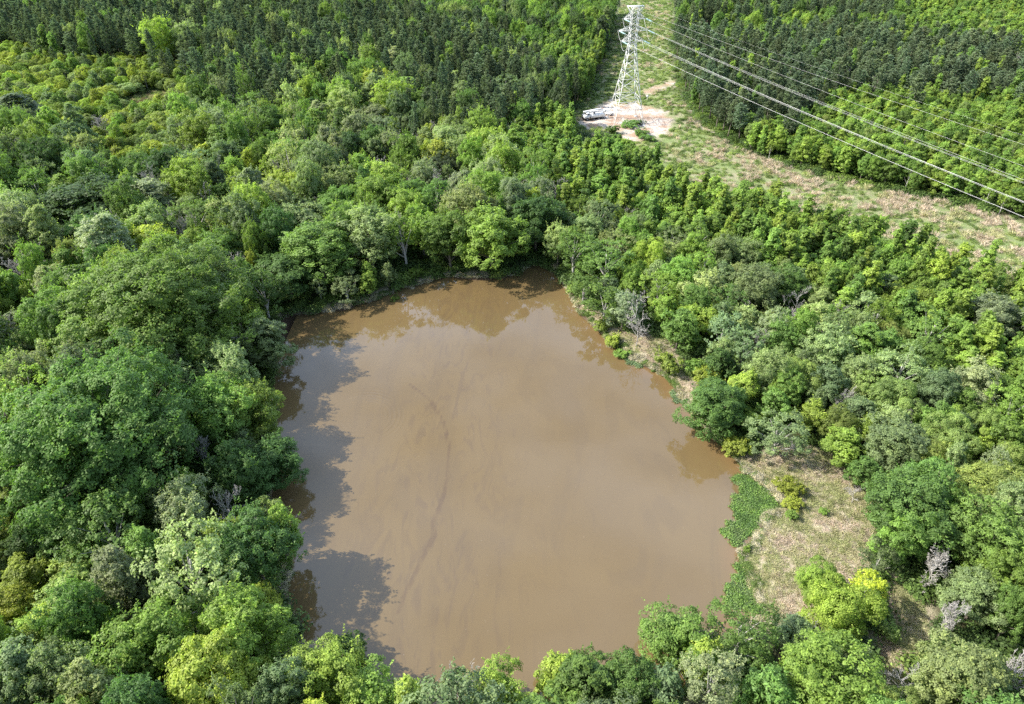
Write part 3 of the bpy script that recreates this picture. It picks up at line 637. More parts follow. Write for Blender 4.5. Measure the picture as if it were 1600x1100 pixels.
# big ones first: three passes
GRID = {}
def gkey(x, y): return (int(x // 6), int(y // 6))
def near_ok(x, y, R, k):
    gx_, gy__ = gkey(x, y)
    for i in range(gx_ - 3, gx_ + 4):
        for j in range(gy__ - 3, gy__ + 4):
            for (X, Y_, R2) in GRID.get((i, j), ()):
                if (x - X) ** 2 + (y - Y_) ** 2 < (k * (R + R2)) ** 2: return False
    return True
for t in TREES: GRID.setdefault(gkey(t[0], t[1]), []).append((t[0], t[1], t[2] * (1.22 if t[4] not in ('shrub', 'dead', 'deadbush') else 1.3 if t[4] == 'shrub' else 2.2)))
for pas in range(3):
    for i in order:
        z = zone[i]
        if z < 0: continue
        _, _, mix, sp = ZONES[z]
        r = RNG.random(); acc = 0
        for wgt, kind, Rr, Hr, tones in mix:
            acc += wgt
            if r <= acc: break
        if pas == 0 and kind not in ('giant', 'medium'): continue
        if pas == 0 and RNG.random() > 0.25: continue
        R = RNG.uniform(*Rr); H = RNG.uniform(*Hr)
        if pas == 2: R = max(Rr[0] * 0.75, R * 0.7); H *= 0.85
        if kind == 'giant' and dp[i] < 12: continue
        if dopen[i] < R * 0.75: continue
        if dp[i] < R * 0.25: continue
        if dp[i] < 9: H *= 0.62 + 0.04 * dp[i]
        tx_, ty_, _ = proj(cand[i][0], cand[i][1], H)
        if 893 < tx_ < 1065 and 150 < ty_ < 212:      # keep the pad, the trucks and the tower foot open
            if cy_[i] < 215: continue
            H = min(H, 5.0); tx_, ty_, _ = proj(cand[i][0], cand[i][1], H)
            if ty_ < 205: continue
        x, y = cand[i]
        if not near_ok(x, y, R, sp if pas < 2 else sp * 0.92): continue
        GRID.setdefault(gkey(x, y), []).append((x, y, R))
        # neighbouring trees tend to share a tone
        tn = tones[int(min(0.999, max(0, (vnoise(np.array([x]), np.array([y]), 14, 9)[0] * 1.3 - 0.15) * 0.3 + RNG.random() * 0.7)) * len(tones))]
        TREES.append([x, y, R, H, kind, tn, False])

NAME = {'giant': 'broadleaf_tree', 'medium': 'broadleaf_tree', 'small': 'broadleaf_tree', 'young': 'young_tree', 'willow': 'willow_tree', 'shrub': 'shrub', 'pine': 'pine_tree', 'dead': 'dead_tree', 'deadbush': 'dead_tree'}
CAT = {'broadleaf_tree': 'tree', 'young_tree': 'young tree', 'willow_tree': 'willow', 'shrub': 'shrub', 'pine_tree': 'pine', 'dead_tree': 'dead tree'}
A = np.array([[t[0], t[1], t[2], t[3]] for t in TREES])
GZ = ground_z(A[:, :2])
tcz = A[:, 3] * 0.62 + 0.6
TPX, TPY, TD = proj(A[:, 0], A[:, 1], tcz)
score = A[:, 2] * (FPX / TD) * np.sqrt(A[:, 3] / A[:, 2])
inview = (TPX > -20) & (TPX < 1620) & (TPY > -25) & (TPY < 1130)
indiv = []; rest = []
for nm, cap in (('broadleaf_tree', 300), ('young_tree', 300), ('willow_tree', 300), ('shrub', 300), ('pine_tree', 300), ('dead_tree', 300)):
    ids = [i for i, t in enumerate(TREES) if NAME[t[4]] == nm]
    man = [i for i in ids if TREES[i][6]]
    oth = sorted([i for i in ids if not TREES[i][6] and inview[i]], key=lambda i: -score[i])
    pick = man + oth[:cap - len(man)]
    ps = set(pick); indiv += pick; rest += [i for i in ids if i not in ps]
print('trees', len(TREES), 'individual', len(indiv), 'rest', len(rest))

# ------------------------------------------------------------------ labels: what each tree looks like and where it stands
PC = POND.mean(0)
def spot(x, y, px, py, h):
    """a phrase for the stand the tree belongs to"""
    if px < 345 and 50 < py < 285:
        w_ = ('at the border level with the meadow' if px < 95 else 'above the small brown meadow' if py < 125 else 'well below the small brown meadow' if py > 235 else 'just below the small brown meadow' if py > 195
              else 'left of the small brown meadow' if px < 200 else 'right of the small brown meadow')
        return w_, 50.0
    d = float(sdist(np.array([[x, y]]), POND)[0]); a = math.degrees(math.atan2(y - PC[1], x - PC[0])) % 360
    ring = 'at the waterline' if d < 3.5 else 'just behind the shore' if d < 9 else 'in the wood behind' if d < 22 else None
    side = ['right bank', 'upper right bank', 'far bank', 'upper left bank', 'left bank', 'lower left bank', 'near bank', 'lower right bank'][int(((a + 22.5) % 360) // 45)]
    if ring: return ring + ' the ' + side if ring.endswith('behind') else ring + ' of the ' + side, d
    if min(float(sdist(np.array([[x, y]]), CLEAR)[0]), float(sdist(np.array([[x, y]]), CLEAR2)[0])) < 5: return 'beside the dry grass clearing', d
    if min(float(sdist(np.array([[x, y]]), MEAD)[0]), float(sdist(np.array([[x, y]]), MEAD2)[0])) < 14: return 'around the small brown meadow', d
    dt = math.hypot(x - TOWER[0], y - TOWER[1])
    if dt < 22: return 'close to the lattice tower', d
    dc = float(sdist(np.array([[x, y]]), CORR)[0])
    nearside = y < 300 - 1.06 * x + 0 or x < 20
    if px > 1040 and py < 340 and not (dc < 60 and (x * 0.73 + y * 0.68) < (TOWER[0] * 0.73 + TOWER[1] * 0.68) - 2):
        return ("at the corridor's far edge" if dc < 8 else 'in the wood beyond the wires'), d
    if dc < 8: return ('on the left edge of the corridor' if py < 190 else "at the corridor's near edge"), d
    if px > 880: 
        if py < 520: return ('in the wood below the tower' if px < 1040 else 'between pond and corridor bend' if px < 1250 else "below the corridor's right end"), d
        return ('deep in the lower right wood' if py > 800 else 'in the wood right of the pond'), d
    if py < 60: return 'in the highest strip of wood', d
    if py < 200: return ('in the upper left wood' if px < 450 else 'in the wood left of the tower'), d
    if py < 420: return ('in the far left wood' if px < 280 else 'in the wood above the pond'), d
    return ('at the left border of the wood' if px < 140 else 'deep in the left wood') if py < 800 else 'in the lower left wood', d
FORM = {'giant': 'huge domed', 'medium': 'spreading', 'small': 'small rounded', 'young': 'slender', 'willow': 'feathery', 'shrub': 'low', 'dead': 'bare grey', 'deadbush': 'bushy bare grey', 'pine': 'narrow'}
NOUN = {'giant': 'tree', 'medium': 'tree', 'small': 'tree', 'young': 'tree', 'willow': 'willow', 'shrub': 'shrub', 'dead': 'dead tree', 'deadbush': 'dead tree', 'pine': 'pine'}
ORD = ['', 'second', 'third', 'fourth', 'fifth', 'sixth', 'seventh', 'eighth', 'ninth', 'tenth', 'eleventh', 'twelfth', 'thirteenth', 'fourteenth', 'fifteenth', 'sixteenth', 'seventeenth', 'eighteenth', 'nineteenth', 'twentieth']
LAB = {}
bins = {}
for i in indiv:
    x, y, R, H, kind, tone, man_ = TREES[i]
    ph, d = spot(x, y, TPX[i], TPY[i], H)
    if kind in ('dead', 'deadbush'): base = f"{FORM[kind]} {NOUN[kind]} {ph}"
    elif kind == 'pine': base = f"narrow dark grey-green pine {ph}"
    else:
        sz = ''
        if kind == 'medium' and R > 4.0: sz = 'wide '
        base = f"{sz if sz else FORM[kind] + ' '}{tone} {NOUN[kind]} {ph}"
    bins.setdefault((base, kind if kind == 'pine' else NOUN[kind]), []).append(i)
GROUPS = {}
for (base, kd), ids in bins.items():
    if kd == 'pine':
        for i in ids: LAB[i] = (base, base.replace('narrow dark grey-green pine', 'pines'))
        continue
    if len(ids) == 1: LAB[ids[0]] = (base, None); continue
    xs_ = [TPX[i] for i in ids]; ys_ = [TPY[i] for i in ids]
    horiz = (max(xs_) - min(xs_)) > (max(ys_) - min(ys_))
    ids = sorted(ids, key=lambda i: TPX[i] if horiz else TPY[i]); n = len(ids)
    for r, i in enumerate(ids):
        a_, b_ = ('left', 'right') if horiz else ('top', 'bottom')
        if r < (n + 1) // 2: word = (ORD[r] + ' from the ' + a_ if r else ('leftmost' if horiz else 'topmost')) if r < 20 else None
        else:
            k = n - 1 - r; word = (ORD[k] + ' from the ' + b_ if k else ('rightmost' if horiz else 'lowest')) if k < 20 else None
        if word: LAB[i] = (base + ', ' + word, None)
        else: LAB[i] = (base + ', in the middle of its kind', None)

def group_of(i):
    t = TREES[i]; nm = NAME[t[4]]
    return {'broadleaf_tree': 'broadleaf trees of the wood', 'young_tree': 'slender young trees', 'willow_tree': 'feathery willows', 'shrub': 'low shrubs', 'pine_tree': 'pines of the plantation', 'dead_tree': 'bare dead trees'}[nm]

# ------------------------------------------------------------------ plant the individuals
def pick_proto(kind, R, H):
    return RNG.randrange(len(PROTO[kind]))
for i in indiv:
    x, y, R, H, kind, tone, man_ = TREES[i]
    k = pick_proto(kind, R, H); pR, pH, cm, tm = PROTO[kind][k]
    lab, g = LAB[i]
    if len(lab.split()) > 16: lab = lab.split(' ', 1)[1]
    e = bpy.data.objects.new(NAME[kind], None); COL.objects.link(e); e.empty_display_size = 0.5
    e.location = (x, y, float(GZ[i]) - 0.05)
    e.rotation_euler = (R_(RNG.uniform(-6, 6)), R_(RNG.uniform(-6, 6)), RNG.uniform(0, 6.283))
    e.scale = (R / pR * RNG.uniform(0.86, 1.2), R / pR * RNG.uniform(0.86, 1.2), H / pH)
    tag(e, lab, CAT[NAME[kind]], g or group_of(i))
    tn = tint(tone)
    if kind in ('dead', 'deadbush'):
        o = obj('branches', cm, e)
    else:
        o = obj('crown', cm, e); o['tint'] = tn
        obj('trunk', tm, e)

# ------------------------------------------------------------------ masses: instances on points (kind stuff)
def joined(name, crown, trunk):
    """crown and trunk in one mesh, for the far-off masses"""
    def rd(me):
        V = np.empty(len(me.vertices) * 3, np.float32); me.vertices.foreach_get('co', V)
        lt = np.empty(len(me.polygons), np.int32); me.polygons.foreach_get('loop_total', lt)
        lv = np.empty(len(me.loops), np.int32); me.loops.foreach_get('vertex_index', lv); return V.reshape(-1, 3), lt, lv
    V, lt, lv = rd(crown); va = np.empty(len(lt), np.float32)
    if 'var' in crown.attributes: crown.attributes['var'].data.foreach_get('value', va)
    mats = [crown.materials[0]]; mi = np.zeros(len(lt), np.int32)
    if trunk:
        V2, lt2, lv2 = rd(trunk); lv = np.r_[lv, lv2 + len(V)]; V = np.vstack([V, V2]); lt = np.r_[lt, lt2]; va = np.r_[va, np.zeros(len(lt2), np.float32)]
        mi = np.r_[mi, np.ones(len(lt2), np.int32)]; mats.append(trunk.materials[0])
    me = bpy.data.meshes.new(name); me.vertices.add(len(V)); me.vertices.foreach_set('co', V.astype(np.float32).ravel())
    me.loops.add(len(lv)); me.loops.foreach_set('vertex_index', lv.astype(np.int32)); me.polygons.add(len(lt))
    me.polygons.foreach_set('loop_start', np.r_[0, np.cumsum(lt)[:-1]].astype(np.int32)); me.polygons.foreach_set('loop_total', lt.astype(np.int32)); me.polygons.foreach_set('material_index', mi)
    a = me.attributes.new('var', 'FLOAT', 'FACE'); a.data.foreach_set('value', va)
    for mm in mats: me.materials.append(mm)
    me.update(calc_edges=True); return me
def mass(name, label, category, protos, P3, pick, scl, rotz, tints, tilt=None):
    """ONE object that spreads copies of the protos over its points"""
    c = bpy.data.collections.new(name + '_source')
    for k, me in enumerate(protos):
        o = bpy.data.objects.new('%s_source_%02d' % (name, k), me); c.objects.link(o)
    n = len(P3); me = bpy.data.meshes.new(name); me.vertices.add(n); me.vertices.foreach_set('co', np.asarray(P3, np.float32).ravel())
    a = me.attributes.new('pick', 'INT', 'POINT'); a.data.foreach_set('value', np.asarray(pick, np.int32))
    a = me.attributes.new('scl', 'FLOAT_VECTOR', 'POINT'); a.data.foreach_set('vector', np.asarray(scl, np.float32).ravel())
    rot = np.zeros((n, 3)); rot[:, 2] = rotz
    if tilt is not None: rot[:, :2] = tilt
    a = me.attributes.new('rot', 'FLOAT_VECTOR', 'POINT'); a.data.foreach_set('vector', rot.astype(np.float32).ravel())
    a = me.attributes.new('tint', 'FLOAT_VECTOR', 'POINT'); a.data.foreach_set('vector', np.asarray(tints, np.float32).ravel())
    me.update()
    o = obj(name, me)
    ng = bpy.data.node_groups.new(name, 'GeometryNodeTree')
    ng.interface.new_socket('Geometry', in_out='INPUT', socket_type='NodeSocketGeometry'); ng.interface.new_socket('Geometry', in_out='OUTPUT', socket_type='NodeSocketGeometry')
    gi = ng.nodes.new('NodeGroupInput'); go = ng.nodes.new('NodeGroupOutput'); ip = ng.nodes.new('GeometryNodeInstanceOnPoints'); ci = ng.nodes.new('GeometryNodeCollectionInfo')
    ci.inputs['Collection'].default_value = c; ci.inputs['Separate Children'].default_value = True; ci.inputs['Reset Children'].default_value = True
    def na(nm, dt):
        q = ng.nodes.new('GeometryNodeInputNamedAttribute'); q.data_type = dt; q.inputs['Name'].default_value = nm
        return [s for s in q.outputs if s.enabled and s.name == 'Attribute'][0]
    lk = ng.links.new
    lk(gi.outputs[0], ip.inputs['Points']); lk(ci.outputs[0], ip.inputs['Instance']); ip.inputs['Pick Instance'].default_value = True
    lk(na('pick', 'INT'), ip.inputs['Instance Index']); lk(na('scl', 'FLOAT_VECTOR'), ip.inputs['Scale'])
    e2r = ng.nodes.new('FunctionNodeEulerToRotation'); lk(na('rot', 'FLOAT_VECTOR'), e2r.inputs[0]); lk(e2r.outputs[0], ip.inputs['Rotation'])
    lk(ip.outputs[0], go.inputs[0])
    mod = o.modifiers.new('spread', 'NODES'); mod.node_group = ng
    tag(o, label, category, kind='stuff')
    return o
JOIN = {}
def jn(kind):
    if kind not in JOIN: JOIN[kind] = [joined(kind + '_whole', c_, t_) for _, _, c_, t_ in PROTO[kind]]
    return JOIN[kind]
for nm, label in (('broadleaf_tree', 'dense mass of mixed green broadleaf trees filling the wood behind the nearer ones'),
                  ('young_tree', 'far-off mass of slender light green young trees'),
                  ('pine_tree', 'far-off plantation of dark grey-green pines'),
                  ('willow_tree', 'far mass of feathery willows'), ('shrub', 'far scattered shrubs'), ('dead_tree', 'far scattered bare trees')):
    ids = [i for i in rest if NAME[TREES[i][4]] == nm]
    if not ids: continue
    kinds = sorted({TREES[i][4] for i in ids}); protos = []; base = {}
    for k in kinds: base[k] = len(protos); protos += jn(k)
    pk, sc_, tn_ = [], [], []
    for i in ids:
        x, y, R, H, kind, tone, _ = TREES[i]; k = pick_proto(kind, R, H); pR, pH = PROTO[kind][k][:2]
        pk.append(base[kind] + k); sc_.append((R / pR * 1.03, R / pR * 1.03, H / pH)); tn_.append(tint(tone))
    P3 = np.c_[A[ids, :2], GZ[ids] - 0.05]
    mass({'broadleaf_tree': 'broadleaf_wood', 'young_tree': 'young_wood', 'pine_tree': 'pine_plantation', 'willow_tree': 'willow_scrub', 'shrub': 'scrub', 'dead_tree': 'dead_wood'}[nm], label, 'wood', protos, P3, pk, sc_, rs.rand(len(ids)) * 6.283, tn_)

# undergrowth, grass and water plants
def tuft(name, seed, n, h, spread, wd, lean=0.5, mat=M_GRASS):
    r_ = np.random.RandomState(seed); b_ = r_.randn(n, 2) * spread; d = np.c_[r_.randn(n, 2) * lean, np.ones(n)]; d /= np.linalg.norm(d, axis=1)[:, None]
    ln = h * (0.5 + 0.7 * r_.rand(n, 1)); s = np.cross(d, rvec(r_, n)); s /= np.linalg.norm(s, axis=1)[:, None]
    p0 = np.c_[b_, np.zeros(n)]; mid = p0 + d * ln * 0.55; tip = p0 + d * ln + np.c_[d[:, :2] * ln * 0.35, -ln * 0.08]
    V = np.stack([p0 - s * wd * .4, mid - s * wd, tip, mid + s * wd], 1).reshape(-1, 3)
    return mesh_np(name, V, [np.arange(4 * n).reshape(-1, 4)], {'var': ('FACE', r_.rand(n))}, [mat])
TUFTS = [tuft('tuft', 80 + k, 60, 1.0, 0.28, 0.035) for k in range(3)]
def clump(name, seed, R, H, n, leaf):
    r_ = np.random.RandomState(seed); d = rvec(r_, n); d[:, 2] = np.abs(d[:, 2]); lobes = rvec(r_, 6) * 0.45; lobes[:, 2] = abs(lobes[:, 2]) * .6
    C = (lobes[r_.randint(0, 6, n)] + d * 0.6 * (0.7 + 0.4 * r_.rand(n, 1))) * [R, R, H]
    nn = d + [0, 0, .5] + rvec(r_, n) * 0.6; nn /= np.linalg.norm(nn, axis=1)[:, None]
    V, Q_ = leaf_quads(r_, C, nn, np.full(n, leaf)); return mesh_np(name, V, [Q_], {'var': ('FACE', r_.rand(n))}, [M_LEAF])
CLUMPS = [clump('clump', 90 + k, 1.0, 0.9, 420, 0.17) for k in range(3)]
def scatter(poly, n, zoff=0.0, margin=0.0):
    lo = poly.min(0); hi = poly.max(0); q = rs.rand(n, 2) * (hi - lo) + lo; return q[sdist(q, poly) < -margin]
def visible(q, z=0.5, m=60):
    a, b, d = proj(q[:, 0], q[:, 1], z); return q[(a > -m) & (a < 1600 + m) & (b > -m) & (b < 1100 + m)]
def tints_for(q, cols, s, seed, jit=0.5):
    v = vnoise(q[:, 0], q[:, 1], s, seed) * 0.75 + vnoise(q[:, 0], q[:, 1], s * 0.3, seed + 1) * 0.25
    v = np.clip((v - 0.5) * 1.8 + 0.5 + (rs.rand(len(q)) - 0.5) * jit, 0, 0.999); k = (v * len(cols)).astype(int)
    return np.array(cols)[k] * (0.82 + 0.36 * rs.rand(len(q), 1)), k
STRAW = (0.52, 0.43, 0.36); STRAW2 = (0.44, 0.42, 0.25); GRN = (0.20, 0.28, 0.09); GRN2 = (0.13, 0.20, 0.055); LIME = (0.29, 0.36, 0.13)
def grassmass(name, label, q, protos, h, wid, cols, s, seed, jit=0.5):
    tn_, k = tints_for(q, cols, s, seed, jit); n = len(q); z = ground_z(q)
    sc_ = np.c_[wid * (0.7 + 0.6 * rs.rand(n)), wid * (0.7 + 0.6 * rs.rand(n)), h * (0.6 + 0.8 * rs.rand(n))]
    mass(name, label, 'grass', protos, np.c_[q, z - 0.03], rs.randint(0, len(protos), n), sc_, rs.rand(n) * 6.283, tn_)
q = visible(scatter(CORR, 60000)); q = q[(sdist(q, PAD) > 0.5) & (sdist(q, TRACK) > 0.2) & (sdist(q, TRACK3) > -0.5) & (sdist(q, TRACK2) > 0.2)]
dryness = vnoise(q[:, 0], q[:, 1], 6, 31) * 0.35 + vnoise(q[:, 0], q[:, 1], 2.2, 32) * 0.3 + rs.rand(len(q)) * 0.35
a_, b_, _ = proj(q[:, 0], q[:, 1], 0.6)
bias = np.clip((a_ - 1140) / 450, -0.16, 0.07)
qd = q[dryness + bias > 0.56]; qg = q[dryness + bias <= 0.56][::2]
grassmass('dry_grass', 'tall pinkish straw-coloured grass along the wire corridor', qd[::2], TUFTS, 1.15, 1.25, [STRAW2, STRAW, STRAW, STRAW], 5, 41)
grassmass('green_grass', 'green weeds and grass along the wire corridor', qg[:9000], TUFTS + CLUMPS, 0.65, 1.0, [(0.16, 0.23, 0.07), GRN, LIME, GRN], 7, 42)
q = np.vstack([scatter(CLEAR, 3600), scatter(CLEAR2, 1800), scatter(BANKR, 3600)]); q = q[sdist(q, POND) > 0.15]
grassmass('clearing_grass', 'short dry grass tufts on the pale clearing by the pond', q, TUFTS, 0.34, 0.6, [STRAW, STRAW2, (0.42, 0.39, 0.25), (0.33, 0.35, 0.17)], 3, 43, 0.9)
q = np.vstack([scatter(MEAD, 500), scatter(MEAD2, 200)])
grassmass('meadow_grass', 'brownish grass in the small upper meadow', q, TUFTS, 0.8, 1.2, [STRAW2, (0.2, 0.16, 0.1), GRN], 3, 44, 0.9)
# shore fringe: pale brush at the water's edge
e_ = POND; t_ = rs.rand(2600) * len(e_); i0 = t_.astype(int); f_ = (t_ - i0)[:, None]; q = e_[i0] * (1 - f_) + e_[(i0 + 1) % len(e_)] * f_
out_ = q - PC; out_ /= np.linalg.norm(out_, axis=1)[:, None]; q = q + out_ * (0.1 + 0.9 * rs.rand(len(q), 1))
grassmass('shore_brush', 'pale dry brush and weeds along the water edge of the pond', q, TUFTS + CLUMPS, 0.5, 0.7, [(0.46, 0.43, 0.36), (0.38, 0.36, 0.24), GRN2], 3, 45, 1.0)
# undergrowth below the trees
q = np.stack([rs.uniform(-260, 260, 52000), rs.uniform(18, 380, 52000)], 1); q = visible(q, 0.5, 80)
q = q[(sdist(q, POND) > 0.6) & (sdist(q, CORR) > 0) & (sdist(q, CLEAR) > 0.3) & (sdist(q, CLEAR2) > 0) & (sdist(q, PAD) > 1) & (sdist(q, MEAD) > 0) & (sdist(q, BANKR) > 0)]
q = q[(proj(q[:, 0], q[:, 1], 0.5)[1] > 120) | (rs.rand(len(q)) < 0.35)]
tn_, k_ = tints_for(q, [(0.08, 0.135, 0.045), (0.11, 0.18, 0.05), (0.16, 0.24, 0.06), (0.09, 0.15, 0.045)], 8, 51, 0.6)
n = len(q); h_ = 0.8 + 2.0 * rs.rand(n)
mass('undergrowth', 'low leafy undergrowth on the floor of the wood', 'undergrowth', CLUMPS, np.c_[q, ground_z(q) - 0.1], rs.randint(0, 3, n), np.c_[h_ * 1.1, h_ * 1.1, h_ * 0.9], rs.rand(n) * 6.283, tn_)
print('undergrowth', n, 'corr', len(qd), len(qg))
# floating water plants
pad_ = leaf_quads(np.random.RandomState(3), np.c_[np.random.RandomState(4).randn(46, 2) * 0.22, 0.05 + 0.12 * np.random.RandomState(5).rand(46)], (lambda v: v / np.linalg.norm(v, axis=1)[:, None])(np.c_[np.random.RandomState(6).randn(46, 2) * 0.35, np.ones(46)]), np.full(46, 0.15), 0.9)
PADM = [mesh_np('pads', pad_[0], [pad_[1]], {'var': ('FACE', np.random.RandomState(8).rand(46))}, [M_LEAF])]
for k, wp in enumerate(WEEDS):
    poly = smooth_poly(np.array([at(a, b, 0)[:2] for a, b in wp])); area = abs(np.sum(poly[:, 0] * np.roll(poly[:, 1], -1) - poly[:, 1] * np.roll(poly[:, 0], -1))) / 2
    lo = poly.min(0) - .5; hi = poly.max(0) + .5; nn_ = int(np.prod(hi - lo) * 15)
    q = rs.rand(nn_, 2) * (hi - lo) + lo; dq = sdist(q, poly) + (vnoise(q[:, 0], q[:, 1], 0.9, 61) - 0.5) * 1.5; q = q[(dq < 0) & (rs.rand(nn_) < np.clip(-dq * 2 + 0.35, 0, 1))]
    n = len(q)
    tn_, _k = tints_for(q, [(0.12, 0.21, 0.07), (0.17, 0.29, 0.085), (0.20, 0.32, 0.09), (0.16, 0.24, 0.10)] if k < 3 else [(0.17, 0.25, 0.14), (0.22, 0.31, 0.16)], 1.2, 62, 0.7)
    mass('water_plants', ['large bright green mat of water plants against the clearing', 'small round patch of water plants below the large mat', 'green mat of water plants at the lower right shore', 'small pale patch of water plants by the dead tree', 'narrow greyish patch of water plants below the round yellow shrub'][k],
         'water plants', PADM, np.c_[q, np.full(n, 0.0)], np.zeros(n), np.c_[np.ones(n), np.ones(n), 0.6 + 1.4 * rs.rand(n)], rs.rand(n) * 6.283, tn_)
# flecks floating on the pond
n = 260; q = scatter(POND, n * 2, margin=2)[:n]; V_, Q_ = leaf_quads(rs, np.c_[q, np.full(len(q), 0.012)], np.tile([[0, 0, 1.0]], (len(q), 1)), np.full(len(q), 0.16))
fl = obj('floating_leaves', mesh_np('floating_leaves', V_, [Q_], None, [plain('fleck', (0.34, 0.30, 0.24), 0.8)])); tag(fl, 'scattered small leaves floating on the muddy water', 'leaves', kind='stuff')

# ------------------------------------------------------------------ lattice tower
tw = bpy.data.objects.new('transmission_tower', None); COL.objects.link(tw); TZ = float(ground_z(TOWER[None, :2])[0])
tw.location = (TOWER[0], TOWER[1], TZ); tw.rotation_euler = (0, 0, R_(7))
tw.scale = (1, 1, 0.972)
tag(tw, 'tall pale steel lattice power tower standing on bare clay beside the truck', 'power tower')
lv = [(0, 4.9), (5.2, 4.0), (8.6, 3.35), (13.0, 2.65), (16.6, 2.08), (19.6, 1.6), (22.2, 1.28), (24.6, 1.05), (26.2, 1.05), (27.8, 1.05), (29.4, 1.05), (31.0, 1.02), (32.6, 1.02), (34.0, 1.0), (35.3, 1.0)]
def cnr(z, hw, k): return np.array([(-1, 1, 1, -1)[k] * hw, (-1, -1, 1, 1)[k] * hw, z])
for k in range(4):
    mb = MB()
    for a_, b_ in zip(lv[:-1], lv[1:]): mb.bar(cnr(*a_, k), cnr(*b_, k), 0.24 if a_[0] < 24 else 0.18)
    mb.box(cnr(0, 4.9, k) + [0, 0, 0.1], (0.9, 0.9, 0.5))
    obj('leg', mb.mesh('tower_leg', [M_STEEL]), tw)
for f_ in range(4):
    mb = MB(); k, j = f_, (f_ + 1) % 4
    for n_, (a_, b_) in enumerate(zip(lv[:-1], lv[1:])):
        A0, A1, B0, B1 = cnr(*a_, k), cnr(*b_, k), cnr(*a_, j), cnr(*b_, j); wd = 0.13 if n_ < 7 else 0.10
        if n_ == 0:
            m_ = (A1 + B1) / 2; mb.bar(A0, m_, wd); mb.bar(B0, m_, wd); mb.bar(A1, B1, 0.15)
            mb.bar((A0 + A1) / 2, (A0 + m_) / 2, 0.09); mb.bar((B0 + B1) / 2, (B0 + m_) / 2, 0.09); mb.bar(A1, (A0 + m_) / 2, 0.08); mb.bar(B1, (B0 + m_) / 2, 0.08)
        else:
            mb.bar(A0, B1, wd); mb.bar(B0, A1, wd)
            if n_ in (2, 3, 6, 8, 10, 12, 13): mb.bar(A1, B1, wd)
            if n_ in (1, 3): mb.bar(A1, B1, wd)
    obj('lattice_bracing', mb.mesh('tower_bracing', [M_STEEL]), tw)
mb = MB()
for z, hw in ((5.2, 4.0), (8.6, 3.35)):
    mb.bar(cnr(z, hw, 0), cnr(z, hw, 2), 0.09); mb.bar(cnr(z, hw, 1), cnr(z, hw, 3), 0.09)
obj('inner_bracing', mb.mesh('tower_inner', [M_STEEL]), tw)
ARMS = [(31.9, 3.3, 1.9), (28.5, 4.5, 1.3), (25.5, 3.4, 1.8)]
PITCHN = {}
for z, ln, hh_ in ARMS:
    for s in (-1, 1):
        mb = MB(); tip = np.array([s * ln, 0, z])
        for y_ in (-1.03, 1.03):
            lo_ = np.array([s * 1.03, y_, z]); up_ = np.array([s * 1.03, y_, z + hh_])
            mb.bar(lo_, tip, 0.15); mb.bar(up_, tip + [0, 0, 0.12], 0.11)
            for f_ in (0.33, 0.66): mb.bar(lo_ * (1 - f_) + tip * f_, up_ * (1 - f_) + tip * f_, 0.07); mb.bar(lo_ * (1 - f_) + tip * f_, up_ * (1.33 - f_) + tip * (f_ - 0.33), 0.06)
        for f_ in (0.15, 0.4, 0.65):
            a_ = np.array([s * 1.03, -1.03, z]) * (1 - f_) + tip * f_; b_ = np.array([s * 1.03, 1.03, z]) * (1 - f_) + tip * f_; mb.bar(a_, b_, 0.07)
        obj('crossarm', mb.mesh('tower_arm', [M_STEEL]), tw)
mb = MB()
for y_ in (-1.0, 1.0):
    mb.bar([-2.5, y_ * 0.5, 35.45], [2.5, y_ * 0.5, 35.45], 0.26)
    for s in (-1, 1): mb.bar([s * 1.0, y_, 32.9], [s * 2.5, y_ * 0.5, 35.4], 0.15); mb.bar([s * 1.0, y_, 34.2], [s * 1.8, y_ * .7, 34.3], 0.08)
    mb.bar([-1, y_, 35.3], [1, y_, 35.3], 0.12)
for x_ in np.linspace(-2.5, 2.5, 7): mb.bar([x_, -0.5, 35.45], [x_, 0.5, 35.45], 0.10)
obj('earth_wire_peak', mb.mesh('tower_peak', [M_STEEL]), tw)
# wires
phi = R_(-60.0); wdv = np.array([math.cos(phi), math.sin(phi)]); c7, s7 = math.cos(R_(7)), math.sin(R_(7))
def tpt(lx, lz): return np.array([TOWER[0] + lx * c7, TOWER[1] + lx * s7, TZ + lz * 0.972])
def wire_pts(st, s, k, T=210, n=60):
    t = np.linspace(0, T, n); return np.c_[st[0] + wdv[0] * t, st[1] + wdv[1] * t, st[2] + s * t + k * t * t]
def strand(st, s, k, r, side=0.0):
    mb = MB(); perp = np.array([-wdv[1], wdv[0]])
    for o_ in ((-side, side) if side else (0,)):
        p_ = wire_pts(st, s, k); p_[:, :2] += perp * o_ * np.clip(np.linspace(0, 60, 60) / 1.0, 0, 1)[:, None]; mb.tube(p_, r, 5)
    if side:
        for t in range(30, 205, 35):
            b0_ = np.array([st[0] + wdv[0] * t, st[1] + wdv[1] * t, st[2] + s * t + k * t * t]); mb.bar(b0_ + [perp[0] * side, perp[1] * side, 0], b0_ - [perp[0] * side, perp[1] * side, 0], 0.10)
    return mb
WN = ['upper', 'middle', 'lower']
